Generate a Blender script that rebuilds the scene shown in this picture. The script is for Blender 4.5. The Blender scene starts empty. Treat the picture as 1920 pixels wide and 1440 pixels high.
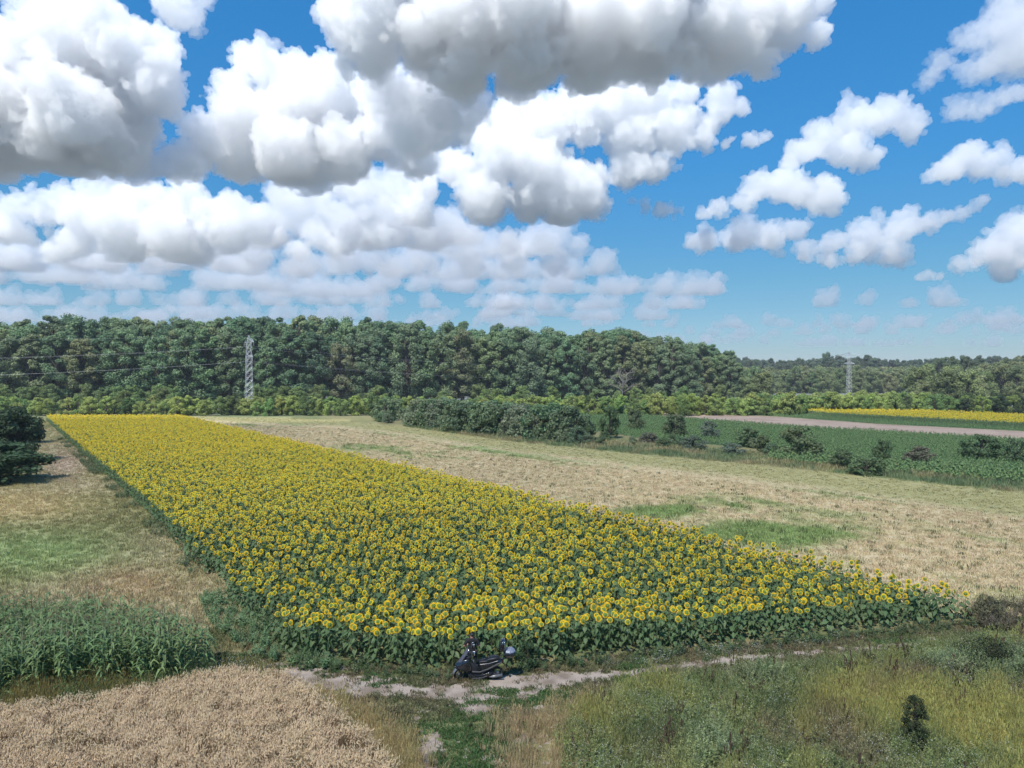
import bpy, bmesh, math, random
import numpy as np
from mathutils import Vector, Matrix, noise

sc = bpy.context.scene
R = math.radians
F, HZ, CX, CH = 1350.0, 700.0, 960.0, 13.3       # focal length (px of the 1920 photo), horizon row, centre column, camera height
# ---------------------------------------------------------------- camera
cam = bpy.data.cameras.new('camera'); co = bpy.data.objects.new('camera', cam); sc.collection.objects.link(co)
cam.sensor_width = 36; cam.lens = 36*F/1920; cam.clip_start = .5; cam.clip_end = 200000
co.location = (0, 0, CH); co.rotation_euler = (R(90-.849), 0, 0); sc.camera = co
# ---------------------------------------------------------------- sky, sun, exposure
SE, SA = R(56), R(208)
w = bpy.data.worlds.new('World'); sc.world = w; w.use_nodes = True
wn = w.node_tree; sky = wn.nodes.new('ShaderNodeTexSky'); sky.sky_type = 'NISHITA'; sky.sun_disc = False
sky.sun_elevation = SE; sky.sun_rotation = SA; sky.ozone_density = 2.2; sky.dust_density = .3; sky.air_density = 1.0
gm = wn.nodes.new('ShaderNodeGamma'); gm.inputs[1].default_value = .62
hs = wn.nodes.new('ShaderNodeHueSaturation'); hs.inputs['Saturation'].default_value = 1.5; hs.inputs['Value'].default_value = 2.1
bg = wn.nodes['Background']; bg.inputs[1].default_value = .117
wn.links.new(sky.outputs[0], gm.inputs[0]); wn.links.new(gm.outputs[0], hs.inputs['Color']); 
wc = wn.nodes.new('ShaderNodeTexCoord'); ws = wn.nodes.new('ShaderNodeSeparateXYZ'); wr = wn.nodes.new('ShaderNodeValToRGB'); wm = wn.nodes.new('ShaderNodeMix'); wm.data_type = 'RGBA'; wm.blend_type = 'MULTIPLY'; wm.inputs[0].default_value = 1
e_ = wr.color_ramp.elements; e_[0].position = .0; e_[0].color = (.21, .26, .36, 1); e_[1].position = .5; e_[1].color = (.12, .36, .50, 1); q_ = e_.new(.12); q_.color = (.17, .29, .36, 1); q_ = e_.new(.27); q_.color = (.13, .33, .45, 1)
wn.links.new(wc.outputs['Generated'], ws.inputs[0]); wn.links.new(ws.outputs['Z'], wr.inputs[0]); wn.links.new(hs.outputs[0], wm.inputs[6]); wn.links.new(wr.outputs[0], wm.inputs[7]); wn.links.new(wm.outputs[2], bg.inputs[0])
sl = bpy.data.lights.new('sun', 'SUN'); sl.energy = 3.1; sl.angle = R(.5); sl.color = (1, .955, .89)
so = bpy.data.objects.new('sun', sl); sc.collection.objects.link(so)
SUN = Vector((math.sin(SA)*math.cos(SE), math.cos(SA)*math.cos(SE), math.sin(SE)))
so.rotation_euler = SUN.to_track_quat('Z', 'Y').to_euler()
vs = sc.view_settings; vs.view_transform = 'Standard'; vs.look = 'None'; vs.exposure = 1.22; vs.gamma = 1
cy = sc.cycles
cy.volume_bounces = 13; cy.max_bounces = 13; cy.diffuse_bounces = 3; cy.glossy_bounces = 2; cy.transparent_max_bounces = 8
cy.transmission_bounces = 3; cy.use_adaptive_sampling = True; cy.adaptive_threshold = .02
cy.use_denoising = True; cy.denoiser = 'OPENIMAGEDENOISE'; cy.denoising_prefilter = 'ACCURATE'
cy.sample_clamp_indirect = 6; cy.caustics_reflective = False; cy.caustics_refractive = False

# ---------------------------------------------------------------- helpers
rng = np.random.default_rng(7); rnd = random.Random(11)
def G(px, py, z=0.):                                # the place on level z that the photo shows at (px, py)
    d = F*(CH-z)/(py-HZ); return ((px-CX)/F*d, d)
def PX(x, y, z=0.):
    return CX+F*x/y, HZ+F*(CH-z)/y
def hash2(i, j, s):
    h = (i*374761393+j*668265263+s*982451653) & 0xFFFFFFFF
    h = ((h ^ (h >> 13))*1274126177) & 0xFFFFFFFF
    return ((h ^ (h >> 16)) & 0xFFFF)/65535.
def vnoise(x, y, s=0):
    x = np.asarray(x, float); y = np.asarray(y, float)
    i = np.floor(x).astype(np.int64); j = np.floor(y).astype(np.int64); u = x-i; v = y-j
    u = u*u*(3-2*u); v = v*v*(3-2*v)
    return (hash2(i, j, s)*(1-u)+hash2(i+1, j, s)*u)*(1-v)+(hash2(i, j+1, s)*(1-u)+hash2(i+1, j+1, s)*u)*v
def fbm(x, y, s=0, o=4):
    t = 0; a = .5; n = 0
    for k in range(o):
        t = t+a*vnoise(x*2**k, y*2**k, s+k*17); n += a; a *= .5
    return t/n
def inpoly(x, y, P):
    x = np.asarray(x, float); y = np.asarray(y, float); c = np.zeros(x.shape, bool); n = len(P)
    for i in range(n):
        x1, y1 = P[i]; x2, y2 = P[i-1]
        if y1 == y2: continue
        m = ((y1 > y) != (y2 > y)) & (x < (x2-x1)*(y-y1)/(y2-y1)+x1); c ^= m
    return c
def tag(o, label=None, cat=None, group=None, kind=None):
    if label: o['label'] = label
    if cat: o['category'] = cat
    if group: o['group'] = group
    if kind: o['kind'] = kind
    return o
def empty(name, loc=(0, 0, 0), rz=0, parent=None):
    o = bpy.data.objects.new(name, None); sc.collection.objects.link(o); o.location = loc; o.rotation_euler = (0, 0, rz); o.empty_display_size = .1
    if parent: o.parent = parent
    return o
class MB:
    def __init__(s): s.v = []; s.f = []; s.m = []; s.n = 0
    def add(s, V, Fc, mi=0):
        b = s.n; V = [tuple(q) for q in V]; s.v += V; s.n += len(V)
        s.f += [tuple(i+b for i in q) for q in Fc]; s.m += [mi]*len(Fc)
    def tube(s, P, Rr, n=6, mi=0, cap=True):
        P = [Vector(p) for p in P]; Rr = Rr if hasattr(Rr, '__len__') else [Rr]*len(P); V = []; Fc = []
        up = Vector((0, 0, 1))
        for i, p in enumerate(P):
            t = (P[min(i+1, len(P)-1)]-P[max(i-1, 0)]).normalized()
            a = t.cross(up if abs(t.z) < .95 else Vector((0, 1, 0))).normalized(); b = t.cross(a)
            for k in range(n):
                th = 2*math.pi*k/n; V.append(p+(a*math.cos(th)+b*math.sin(th))*Rr[i])
        for i in range(len(P)-1):
            for k in range(n):
                k2 = (k+1) % n; Fc.append((i*n+k, i*n+k2, (i+1)*n+k2, (i+1)*n+k))
        if cap: Fc.append(tuple(range(n))[::-1]); Fc.append(tuple((len(P)-1)*n+k for k in range(n)))
        s.add(V, Fc, mi)
    def box(s, c, h, rot=None, mi=0):
        V = []
        for sx in (-1, 1):
            for sy in (-1, 1):
                for sz in (-1, 1):
                    q = Vector((sx*h[0], sy*h[1], sz*h[2]))
                    if rot: q = rot @ q
                    V.append(q+Vector(c))
        s.add(V, [(0, 1, 3, 2), (4, 6, 7, 5), (0, 4, 5, 1), (2, 3, 7, 6), (0, 2, 6, 4), (1, 5, 7, 3)], mi)
    def ball(s, c, r, nu=10, nv=7, mi=0, rot=None):
        r = r if hasattr(r, '__len__') else (r, r, r); V = []; Fc = []
        for j in range(nv+1):
            ph = math.pi*j/nv
            for i in range(nu):
                th = 2*math.pi*i/nu
                q = Vector((r[0]*math.sin(ph)*math.cos(th), r[1]*math.sin(ph)*math.sin(th), r[2]*math.cos(ph)))
                V.append((rot @ q if rot else q)+Vector(c))
        for j in range(nv):
            for i in range(nu):
                i2 = (i+1) % nu; Fc.append((j*nu+i, (j+1)*nu+i, (j+1)*nu+i2, j*nu+i2))
        s.add(V, Fc, mi)
    def loft(s, prof, ys, sc_, mi=0, off=None):      # side outline (x, z) swept across y with a scale per section
        n = len(prof); cx = sum(p[0] for p in prof)/n; cz = sum(p[1] for p in prof)/n; V = []; Fc = []
        for y, k in zip(ys, sc_):
            for x, z in prof: V.append((cx+(x-cx)*k, y, cz+(z-cz)*k))
        for i in range(len(ys)-1):
            for a in range(n):
                b = (a+1) % n; Fc.append((i*n+a, i*n+b, (i+1)*n+b, (i+1)*n+a))
        Fc.append(tuple(range(n))[::-1]); Fc.append(tuple((len(ys)-1)*n+a for a in range(n)))
        s.add(V, Fc, mi)
    def mesh(s, name, mats, smooth=False):
        me = bpy.data.meshes.new(name); me.from_pydata(s.v, [], s.f)
        for m in mats if isinstance(mats, (list, tuple)) else [mats]: me.materials.append(m)
        me.polygons.foreach_set('material_index', s.m)
        if smooth: me.polygons.foreach_set('use_smooth', [True]*len(s.f))
        me.update(); return me
    def obj(s, name, mats, parent=None, smooth=False):
        return ob(name, s.mesh(name, mats, smooth), parent)
def ob(name, me, parent=None, link=True):
    o = bpy.data.objects.new(name, me)
    if link: sc.collection.objects.link(o)
    if parent: o.parent = parent
    return o
def copy_tree(o, parent=None):
    c = o.copy(); sc.collection.objects.link(c); c.parent = parent
    for ch in o.children: copy_tree(ch, c)
    return c
# ---------------------------------------------------------------- materials
def nm(name):
    m = bpy.data.materials.new(name); m.use_nodes = True; t = m.node_tree; t.nodes.clear()
    return m, t, t.nodes.new('ShaderNodeOutputMaterial')
def plain(name, col, rough=.5, metal=0., spec=.5, var=.12, scale=9., coat=0.):
    m, t, o = nm(name); p = t.nodes.new('ShaderNodeBsdfPrincipled')
    p.inputs['Roughness'].default_value = rough; p.inputs['Metallic'].default_value = metal
    p.inputs['Specular IOR Level'].default_value = spec; p.inputs['Coat Weight'].default_value = coat
    tc = t.nodes.new('ShaderNodeTexCoord'); n = t.nodes.new('ShaderNodeTexNoise'); n.inputs['Scale'].default_value = scale; n.inputs['Detail'].default_value = 4
    mx = t.nodes.new('ShaderNodeMix'); mx.data_type = 'RGBA'
    mx.inputs[6].default_value = (*[c*(1-var) for c in col], 1); mx.inputs[7].default_value = (*[min(1, c*(1+var)) for c in col], 1)
    t.links.new(tc.outputs['Object'], n.inputs[0]); t.links.new(n.outputs[0], mx.inputs[0]); t.links.new(mx.outputs[2], p.inputs['Base Color'])
    t.links.new(p.outputs[0], o.inputs[0]); return m
def leafmat(name, col=None, trans=.3, var=.35, gloss=0., hue=.02, rough=.45):   # colour from the plant's own tint, varied per leaf
    m, t, o = nm(name); L = t.links
    if col is None:
        a = t.nodes.new('ShaderNodeAttribute'); a.attribute_type = 'INSTANCER'; a.attribute_name = 'tint'; src = a.outputs['Color']
    else:
        a = t.nodes.new('ShaderNodeRGB'); a.outputs[0].default_value = (*col, 1); src = a.outputs[0]
    g = t.nodes.new('ShaderNodeNewGeometry'); oi = t.nodes.new('ShaderNodeObjectInfo')
    h = t.nodes.new('ShaderNodeHueSaturation')
    mr = t.nodes.new('ShaderNodeMapRange'); mr.inputs[3].default_value = 1-var; mr.inputs[4].default_value = 1+var
    mh = t.nodes.new('ShaderNodeMapRange'); mh.inputs[3].default_value = .5-hue; mh.inputs[4].default_value = .5+hue
    L.new(g.outputs['Random Per Island'], mr.inputs[0]); L.new(oi.outputs['Random'], mh.inputs[0])
    L.new(src, h.inputs['Color']); L.new(mr.outputs[0], h.inputs['Value']); L.new(mh.outputs[0], h.inputs['Hue'])
    if gloss:
        d = t.nodes.new('ShaderNodeBsdfPrincipled'); d.inputs['Roughness'].default_value = rough; d.inputs['Specular IOR Level'].default_value = gloss
        L.new(h.outputs[0], d.inputs['Base Color'])
    else:
        d = t.nodes.new('ShaderNodeBsdfDiffuse'); L.new(h.outputs[0], d.inputs[0])
    tr = t.nodes.new('ShaderNodeBsdfTranslucent'); L.new(h.outputs[0], tr.inputs[0])
    mx = t.nodes.new('ShaderNodeMixShader'); mx.inputs[0].default_value = trans
    L.new(d.outputs[0], mx.inputs[1]); L.new(tr.outputs[0], mx.inputs[2]); L.new(mx.outputs[0], o.inputs[0]); return m
def groundmat(name, scale=2.5, var=.3, bump=.3):     # colour from the land's own patches (vertex colour) plus fine soil and thatch noise
    m, t, o = nm(name); L = t.links; p = t.nodes.new('ShaderNodeBsdfPrincipled'); p.inputs['Roughness'].default_value = .95; p.inputs['Specular IOR Level'].default_value = .15
    a = t.nodes.new('ShaderNodeVertexColor'); a.layer_name = 'tint'
    tc = t.nodes.new('ShaderNodeTexCoord'); h = t.nodes.new('ShaderNodeHueSaturation'); tot = None
    for s_, wgt in ((scale, .5), (scale*5, .5)):
        n = t.nodes.new('ShaderNodeTexNoise'); n.inputs['Scale'].default_value = s_; n.inputs['Detail'].default_value = 5; n.inputs['Roughness'].default_value = .7
        L.new(tc.outputs['Object'], n.inputs[0]); q = t.nodes.new('ShaderNodeMath'); q.operation = 'MULTIPLY'; q.inputs[1].default_value = wgt; L.new(n.outputs[0], q.inputs[0])
        if tot is None: tot = q.outputs[0]
        else:
            s2 = t.nodes.new('ShaderNodeMath'); s2.operation = 'ADD'; L.new(tot, s2.inputs[0]); L.new(q.outputs[0], s2.inputs[1]); tot = s2.outputs[0]
    mr = t.nodes.new('ShaderNodeMapRange'); mr.inputs[1].default_value = .3; mr.inputs[2].default_value = .7; mr.inputs[3].default_value = 1-var; mr.inputs[4].default_value = 1+var
    L.new(tot, mr.inputs[0]); L.new(a.outputs[0], h.inputs['Color']); L.new(mr.outputs[0], h.inputs['Value']); L.new(h.outputs[0], p.inputs['Base Color'])
    b = t.nodes.new('ShaderNodeBump'); b.inputs['Strength'].default_value = bump; b.inputs['Distance'].default_value = .15; L.new(tot, b.inputs['Height']); L.new(b.outputs[0], p.inputs['Normal'])
    L.new(p.outputs[0], o.inputs[0]); return m
M = dict(
    leaf=leafmat('leaf'), grass=leafmat('grass', trans=.35, var=.3, hue=.015),
    crown=leafmat('crown_leaves', trans=.34, var=.3, hue=.012),
    sunleaf=leafmat('sunflower_leaf', (.10, .155, .066), .28, .3, gloss=.2, rough=.55),
    cropleaf=leafmat('crop_leaf', (.155, .24, .10), .3, .3), stalk=plain('green_stalk', (.17, .24, .11), .6), bract=leafmat('sunflower_bract', (.15, .22, .05), .15, .2),
    petal=leafmat('petal', (.90, .63, .04), .45, .18, hue=.012), disc=plain('seed_disc', (.11, .055, .012), .9),
    cornleaf=leafmat('corn_leaf', (.17, .25, .10), .3, .35, gloss=.2), wheat=leafmat('wheat_ear', (.84, .68, .46), .38, .22, hue=.008),
    straw=leafmat('straw', (.42, .31, .18), .3, .25), bark=plain('bark', (.055, .047, .04), .9, var=.3, scale=3), tassel=leafmat('tassel', (.26, .20, .13), .2, .2),
    white=leafmat('white_flower', (.75, .75, .7), .3, .1), brown=leafmat('brown_stalk', (.10, .07, .05), .1, .3),
)
# ---------------------------------------------------------------- scattering many copies from one object
def scatter(name, protos, P, rot, scale, idx, tint, label, cat, kind='stuff'):
    n = len(P)
    if n == 0: return None
    me = bpy.data.meshes.new(name); me.vertices.add(n); me.vertices.foreach_set('co', np.asarray(P, 'f').ravel())
    for nme, ty, key, arr in (('rot', 'FLOAT_VECTOR', 'vector', rot), ('sca', 'FLOAT_VECTOR', 'vector', scale), ('ix', 'INT', 'value', idx), ('tint', 'FLOAT_COLOR', 'color', tint)):
        at = me.attributes.new(nme, ty, 'POINT'); at.data.foreach_set(key, np.ascontiguousarray(arr).ravel())
    col = bpy.data.collections.new(name+'_kinds')
    for i, p in enumerate(protos):
        col.objects.link(bpy.data.objects.new('%s_%02d' % (name, i), p))
    o = ob(name, me); g = bpy.data.node_groups.new(name, 'GeometryNodeTree')
    g.interface.new_socket('Geometry', in_out='INPUT', socket_type='NodeSocketGeometry'); g.interface.new_socket('Geometry', in_out='OUTPUT', socket_type='NodeSocketGeometry')
    N = g.nodes.new; gi = N('NodeGroupInput'); go = N('NodeGroupOutput'); ci = N('GeometryNodeCollectionInfo'); ci.inputs[0].default_value = col
    ci.inputs['Separate Children'].default_value = True; ci.inputs['Reset Children'].default_value = True
    ip = N('GeometryNodeInstanceOnPoints'); ip.inputs['Pick Instance'].default_value = True
    def na(nm_, ty):
        a = N('GeometryNodeInputNamedAttribute'); a.data_type = ty; a.inputs[0].default_value = nm_; return a.outputs[0]
    L = g.links.new; L(gi.outputs[0], ip.inputs['Points']); L(ci.outputs[0], ip.inputs['Instance']); L(na('ix', 'INT'), ip.inputs['Instance Index'])
    e2r = N('FunctionNodeEulerToRotation'); L(na('rot', 'FLOAT_VECTOR'), e2r.inputs[0]); L(e2r.outputs[0], ip.inputs['Rotation']); L(na('sca', 'FLOAT_VECTOR'), ip.inputs['Scale'])
    L(ip.outputs[0], go.inputs[0])
    md = o.modifiers.new('plants', 'NODES'); md.node_group = g
    return tag(o, label, cat, kind=kind)
def jit(n, tilt=.1): return np.stack([rng.normal(0, tilt, n), rng.normal(0, tilt, n), rng.uniform(0, 2*np.pi, n)], 1)
def sc3(n, a, b, zs=1.):
    s = rng.uniform(a, b, n); return np.stack([s, s, s*zs*rng.uniform(.85, 1.15, n)], 1)
def tints(base, n, amp=.15):
    b = np.asarray(base, float); b = b if b.ndim == 2 else np.tile(b, (n, 1))
    k = rng.uniform(1-amp, 1+amp, (n, 1)); return np.concatenate([b*k*rng.uniform(.95, 1.05, (n, 3)), np.ones((n, 1))], 1)
def area_pts(poly, dens, z=0.):                     # random places inside a polygon of the ground given in world metres
    P = np.array(poly); lo = P.min(0); hi = P.max(0); n = int(dens*(hi-lo).prod())
    q = rng.uniform(lo, hi, (n, 2)); return q[inpoly(q[:, 0], q[:, 1], poly)]

HZD = .00013
# ================================================================ THE LAND
FA, FB = G(545, 1236), G(1835, 1166)               # near corners of the big sunflower field
FD, FC = (-131.5, 203.), (-93.5, 203.)
SUNF = [FA, G(685, 1256), G(850, 1262), G(1000, 1250), G(1250, 1223), G(1500, 1200), FB, FC, FD]
MEADOW = [G(1850, 1168), G(2300, 1100), G(2300, 965), G(1920, 925), G(1500, 880), G(1200, 852), G(960, 828), G(760, 800), G(620, 787), G(345, 780), FC, FB]
def mix(a, b, t): t = np.clip(t, 0, 1)[..., None]; return a*(1-t)+b*t
C_ = lambda *c: np.array(c, float)
TAN, GRN, DKG, SOIL, STRAW = C_(.38, .29, .185), C_(.15, .19, .055), C_(.07, .11, .04), C_(.30, .235, .18), C_(.40, .28, .11)
def blob(px, py, x, y, rx, ry): return np.exp(-(((px-x)/rx)**2+((py-y)/ry)**2))
def landcol(x, y):                                  # colour of plants and soil at a place; far ground greyed for bounce light
    y = np.maximum(y, 3); px, py = PX(x, y)
    n1 = fbm(x/9, y/22, 1); n2 = fbm(x/2.2, y/3.5, 5); n3 = fbm(x/30, y/60, 9)
    base = mix(C_(.20, .18, .085), C_(.12, .15, .06), (n1-.45)*5)
    # meadow beside the sunflowers
    al, ac = -.588*x+.809*y, .809*x+.588*y; m1 = fbm(al/24, ac/5, 12); m2 = fbm(al/3, ac/1.1, 13)
    t = (m1-.52)*2.6-.12+(m2-.5)*1.9+(n2-.5)*1.2-.05
    t = t+2.6*blob(px, py, 1450, 1003, 150, 20)+2.4*blob(px, py, 1240, 960, 70, 11)+.9*blob(px, py, 880, 850, 150, 14)+.8*blob(px, py, 470, 797, 130, 9)+.7*blob(px, py, 1130, 873, 110, 8)+.6*blob(px, py, 1800, 1040, 60, 25)
    t = t-.8*blob(px, py, 1250, 905, 420, 16)-.5*blob(px, py, 1750, 1090, 200, 50)
    mead = mix(C_(.47, .385, .235), C_(.23, .29, .11), t*.85)
    far_edge = np.interp(px, [345, 620, 760, 960, 1200, 1500, 1920, 2300], [778, 787, 800, 828, 852, 880, 925, 965])
    k = (py-far_edge)/np.interp(px, [345, 760, 1200, 1920], [9, 16, 26, 55]); mead = mix(C_(.33, .305, .145), mead, (k-.6)*3+.9*(m2-.5))
    inm = inpoly(x, y, MEADOW); base = np.where(inm[..., None], mead, base)
    # left side
    left = (px < 620) & (py > 790) & ~inm
    lc = mix(C_(.21, .20, .09), C_(.31, .265, .15), (n1-.42)*4)
    lc = mix(lc, C_(.36, .285, .14), 1.2*blob(px, py, 30, 950, 130, 32)); lc = mix(lc, C_(.23, .275, .115), 1.2*blob(px, py, 60, 1040, 170, 42)); lc = mix(lc, C_(.33, .25, .14), 1.0*blob(px, py, 250, 1100, 110, 34))
    lc = mix(lc, C_(.34, .26, .19), blob(px, py, 120, 870, 40, 34)*.9)
    base = np.where(left[..., None], lc*1.18, base)
    front = py > 1185
    fc = mix(C_(.13, .14, .06), C_(.21, .18, .09), (n2-.4)*3)
    base = np.where((front & ~inm & (px > 380))[..., None], fc, base)
    base = mix(base, C_(.16, .175, .17), (y-215)/60); return base*(.85+.3*n3[..., None])  # far ground set to pale grey to bounce light up under the clouds
def addtint(me, col):
    a = me.color_attributes.new('tint', 'FLOAT_COLOR', 'POINT'); a.data.foreach_set('color', np.concatenate([col, np.ones((len(col), 1))], 1).astype('f').ravel())
def grid_sheet(name, xs_of, ys, z, mat, colf, bumpy=0.):
    nx = len(xs_of(ys[0])); V = np.array([[x, y, z] for y in ys for x in xs_of(y)], 'f')
    Fc = [(j*nx+i, j*nx+i+1, (j+1)*nx+i+1, (j+1)*nx+i) for j in range(len(ys)-1) for i in range(nx-1)]
    me = bpy.data.meshes.new(name); me.from_pydata(V.tolist(), [], Fc); me.materials.append(mat); addtint(me, colf(V[:, 0].astype(float), V[:, 1].astype(float))); return ob(name, me)
gmat = groundmat('land', 5, .45, .12); ys = list(-30+np.arange(0, 45, 3.)) + list(F*CH/(np.arange(1640, 770, -5.)-HZ)) + list(F*CH/(np.arange(768, 704, -4.)-HZ)) + [6e3]
ys = sorted(ys)
g0 = grid_sheet('ground', lambda y: np.linspace(-1.05, 1.05, 260)*max(abs(y), 14)*1.0+0., ys, 0, gmat, landcol); tag(g0, kind='structure')
# cell sheets: ragged-edged strips of another soil laid on the ground
def cells(name, poly, size, z, mat, colf, keep=None, label=None):
    P = np.array(poly); lo = P.min(0); hi = P.max(0); nx, ny = ((hi-lo)/size).astype(int)+1
    gx, gy = np.meshgrid(lo[0]+np.arange(nx)*size, lo[1]+np.arange(ny)*size); cx, cy_ = gx[:-1, :-1]+size/2, gy[:-1, :-1]+size/2
    k = inpoly(cx, cy_, poly)
    if keep is not None: k &= keep(cx, cy_)
    vid = -np.ones(gx.shape, int); J, I = np.nonzero(k)
    use = np.zeros(gx.shape, bool)
    for a in (0, 1):
        for b in (0, 1): use[J+a, I+b] = True
    vid[use] = np.arange(use.sum()); V = np.stack([gx[use], gy[use], np.full(use.sum(), z)], 1)
    V[:, :2] += rng.uniform(-.3, .3, (len(V), 2))*size
    Fc = np.stack([vid[J, I], vid[J, I+1], vid[J+1, I+1], vid[J+1, I]], 1)
    me = bpy.data.meshes.new(name); me.from_pydata(V.tolist(), [], Fc.tolist()); me.materials.append(mat); addtint(me, colf(V[:, 0], V[:, 1])); o = ob(name, me); tag(o, label, kind='structure'); return o
RUT = [(470, 1264), (600, 1284), (700, 1292), (830, 1302), (960, 1292), (1100, 1276), (1200, 1261), (1387, 1238), (1537, 1226), (1650, 1217), (1780, 1206), (1960, 1190), (2300, 1172)]
RX, RY = np.array(RUT).T
def track_amt(x, y):
    px, py = PX(x, np.maximum(y, 3)); c = np.interp(px, RX, RY); wd = np.interp(px, [470, 640, 760, 900, 1000, 1200, 1650, 1960], [26, 30, 16, 24, 20, 9, 5.5, 3.5])
    a = 1-np.abs(py-c)/wd; a2 = .55-np.abs(py-(c+np.interp(px, [1100, 1300, 1700], [26, 27, 14])))/np.interp(px, [1100, 1700], [7, 4]); a = np.maximum(a, np.where(px > 1130, a2, -1))
    a = np.maximum(a, 1.15*blob(px, py, 890, 1335, 62, 13)+.0-.35); a = np.maximum(a, 1.4*blob(px, py, 802, 1418, 24, 46)-.3); a = np.maximum(a, .9*blob(px, py, 925, 1432, 16, 30)-.3); a = np.maximum(a, .8*blob(px, py, 810, 1378, 16, 10)-.3)
    a = np.maximum(a, .9*blob(px, py, 1010, 1330, 60, 6)-.35)
    return a
tpoly = [G(440, 1240), G(1100, 1225), G(2400, 1150), G(2400, 1210), G(1300, 1330), G(1100, 1500), G(640, 1500), G(700, 1350), G(440, 1290)]
trk = cells('dirt_track', tpoly, .11, .004, groundmat('dirt', 3, .22, .5), lambda x, y: mix(C_(.37, .305, .25), C_(.22, .17, .13), (fbm(x*1.3, y*1.3, 31)-.45)*4),
            keep=lambda x, y: (track_amt(x, y)+(fbm(x*.8, y*1.6, 21)-.5)*2.1+(fbm(x*3, y*5, 23)-.5)*2.2) > .30)
meadow = cells('meadow', MEADOW, 1.0, .004, gmat, landcol)
# strips beyond the row of shrubs
PLOUGH = [G(1205, 777.5), G(1500, 800), G(1920, 823), G(2200, 840), G(2200, 823), G(1920, 809), G(1640, 795), G(1450, 781), G(1250, 774.5)]
cells('ploughed_strip', PLOUGH, .8, .006, groundmat('ploughed', 1.2, .18, .5), lambda x, y: mix(C_(.36, .275, .215), C_(.30, .22, .17), (fbm(x/6, y/6, 3)-.4)*4))
CROP1 = [G(1085, 776), G(1200, 779), G(1500, 801), G(1920, 825), G(2200, 842), G(2200, 960), G(1920, 893), G(1500, 848), G(1200, 822), G(1080, 800)]
CROP2 = [G(1350, 776), G(1450, 780), G(1640, 794), G(1920, 808), G(2200, 822), G(2200, 815), G(1920, 803.5), G(1560, 782), G(1500, 773)]
YEL2 = [G(1500, 776.5), G(1550, 782), G(1920, 803.5), G(2200, 816), G(2200, 800), G(1920, 787), G(1700, 776.5), G(1560, 774)]
grn = lambda x, y: mix(C_(.05, .095, .04), C_(.085, .13, .05), (fbm(x/5, y/9, 4)-.4)*4)
for nme, pl in (('crop_field', CROP1), ('crop_field', CROP2), ('crop_field', YEL2)): cells(nme, pl, 1., .004+.002*(pl is YEL2), gmat, grn)
WHEAT = [G(-260, 1385, 0), G(0, 1362), G(200, 1340), G(340, 1305), G(430, 1290), G(530, 1300), G(600, 1345), G(670, 1400), G(730, 1470), G(800, 1800), G(-900, 1800)]
CORN = [G(-300, 1180), G(0, 1186), G(160, 1185), G(290, 1217), G(388, 1250), G(392, 1268), G(330, 1288), G(180, 1296), G(0, 1318), G(-260, 1340)]
cells('wheat_field_soil', WHEAT, .3, .004, gmat, lambda x, y: mix(C_(.17, .12, .08), C_(.12, .085, .055), fbm(x, y, 3)))

# ================================================================ PLANT MESHES
def blade(mb, x, y, h, az, lean, wd, mi=0, z=0):
    d = Vector((math.cos(az), math.sin(az), 0)); s = Vector((-d.y, d.x, 0))*wd
    p0 = Vector((x, y, z)); p1 = p0+d*lean*.35*h+Vector((0, 0, h*.6)); p2 = p0+d*lean*h+Vector((0, 0, h*(1-.25*lean)))
    mb.add([p0-s, p0+s, p1+s*.8, p1-s*.8, p2], [(0, 1, 2, 3), (3, 2, 4)], mi)
def tuft(n, h, spread, wd, lean=.5, seeds=0, mats=('grass',), head=0):
    mb = MB()
    for i in range(n):
        a = rnd.uniform(0, 6.28); r = spread*math.sqrt(rnd.random()); hh = h*rnd.uniform(.6, 1.1)
        blade(mb, r*math.cos(a), r*math.sin(a), hh, rnd.uniform(0, 6.28), lean*rnd.uniform(.2, 1.3), wd*rnd.uniform(.7, 1.2))
    for i in range(head):
        a = rnd.uniform(0, 6.28); r = spread*math.sqrt(rnd.random()); hh = h*rnd.uniform(.95, 1.3); x, y = r*math.cos(a), r*math.sin(a)
        blade(mb, x, y, hh, rnd.uniform(0, 6.28), .12, wd*.5); mb.ball((x, y, hh), (wd*1.6, wd*1.6, hh*.09), 4, 3, len(mats)-1)
    return mb.mesh('tuft', [M[k] for k in mats])
def weed(h, n, wd, leafs, mats, flower=0, spread=.25):
    mb = MB()
    for i in range(n):
        a = rnd.uniform(0, 6.28); r = spread*math.sqrt(rnd.random())*.5; x0, y0 = r*math.cos(a), r*math.sin(a); hh = h*rnd.uniform(.6, 1.1); ln = rnd.uniform(.05, .4)*hh
        top = Vector((x0+math.cos(a)*ln, y0+math.sin(a)*ln, hh)); p0 = Vector((x0, y0, 0)); blade(mb, x0, y0, hh, a, ln/hh, .006)
        for k in range(leafs):
            t = rnd.uniform(.15, 1); p = p0.lerp(top, t); az = rnd.uniform(0, 6.28); L = wd*(1.4-.8*t)*rnd.uniform(.7, 1.2)
            d = Vector((math.cos(az), math.sin(az), rnd.uniform(-.2, .8))); s = Vector((-math.sin(az), math.cos(az), 0))*L*.28
            mb.add([p, p+d*L*.5-s, p+d*L, p+d*L*.5+s], [(0, 1, 2, 3)], 0)
        for k in range(flower):
            p = top+Vector((rnd.gauss(0, .06), rnd.gauss(0, .06), rnd.uniform(-.12, .05)))
            q = rnd.uniform(.007, .013); mb.add([p+Vector((q, 0, 0)), p+Vector((0, q, .006)), p-Vector((q, 0, 0)), p-Vector((0, q, .006))], [(0, 1, 2, 3)], len(mats)-1)
    return mb.mesh('weed', [M[k] for k in mats])
T_grass = [tuft(18, .42, .22, .011, .6) for _ in range(4)]
T_long = [tuft(20, .75, .26, .009, .5, head=6) for _ in range(4)]
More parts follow.
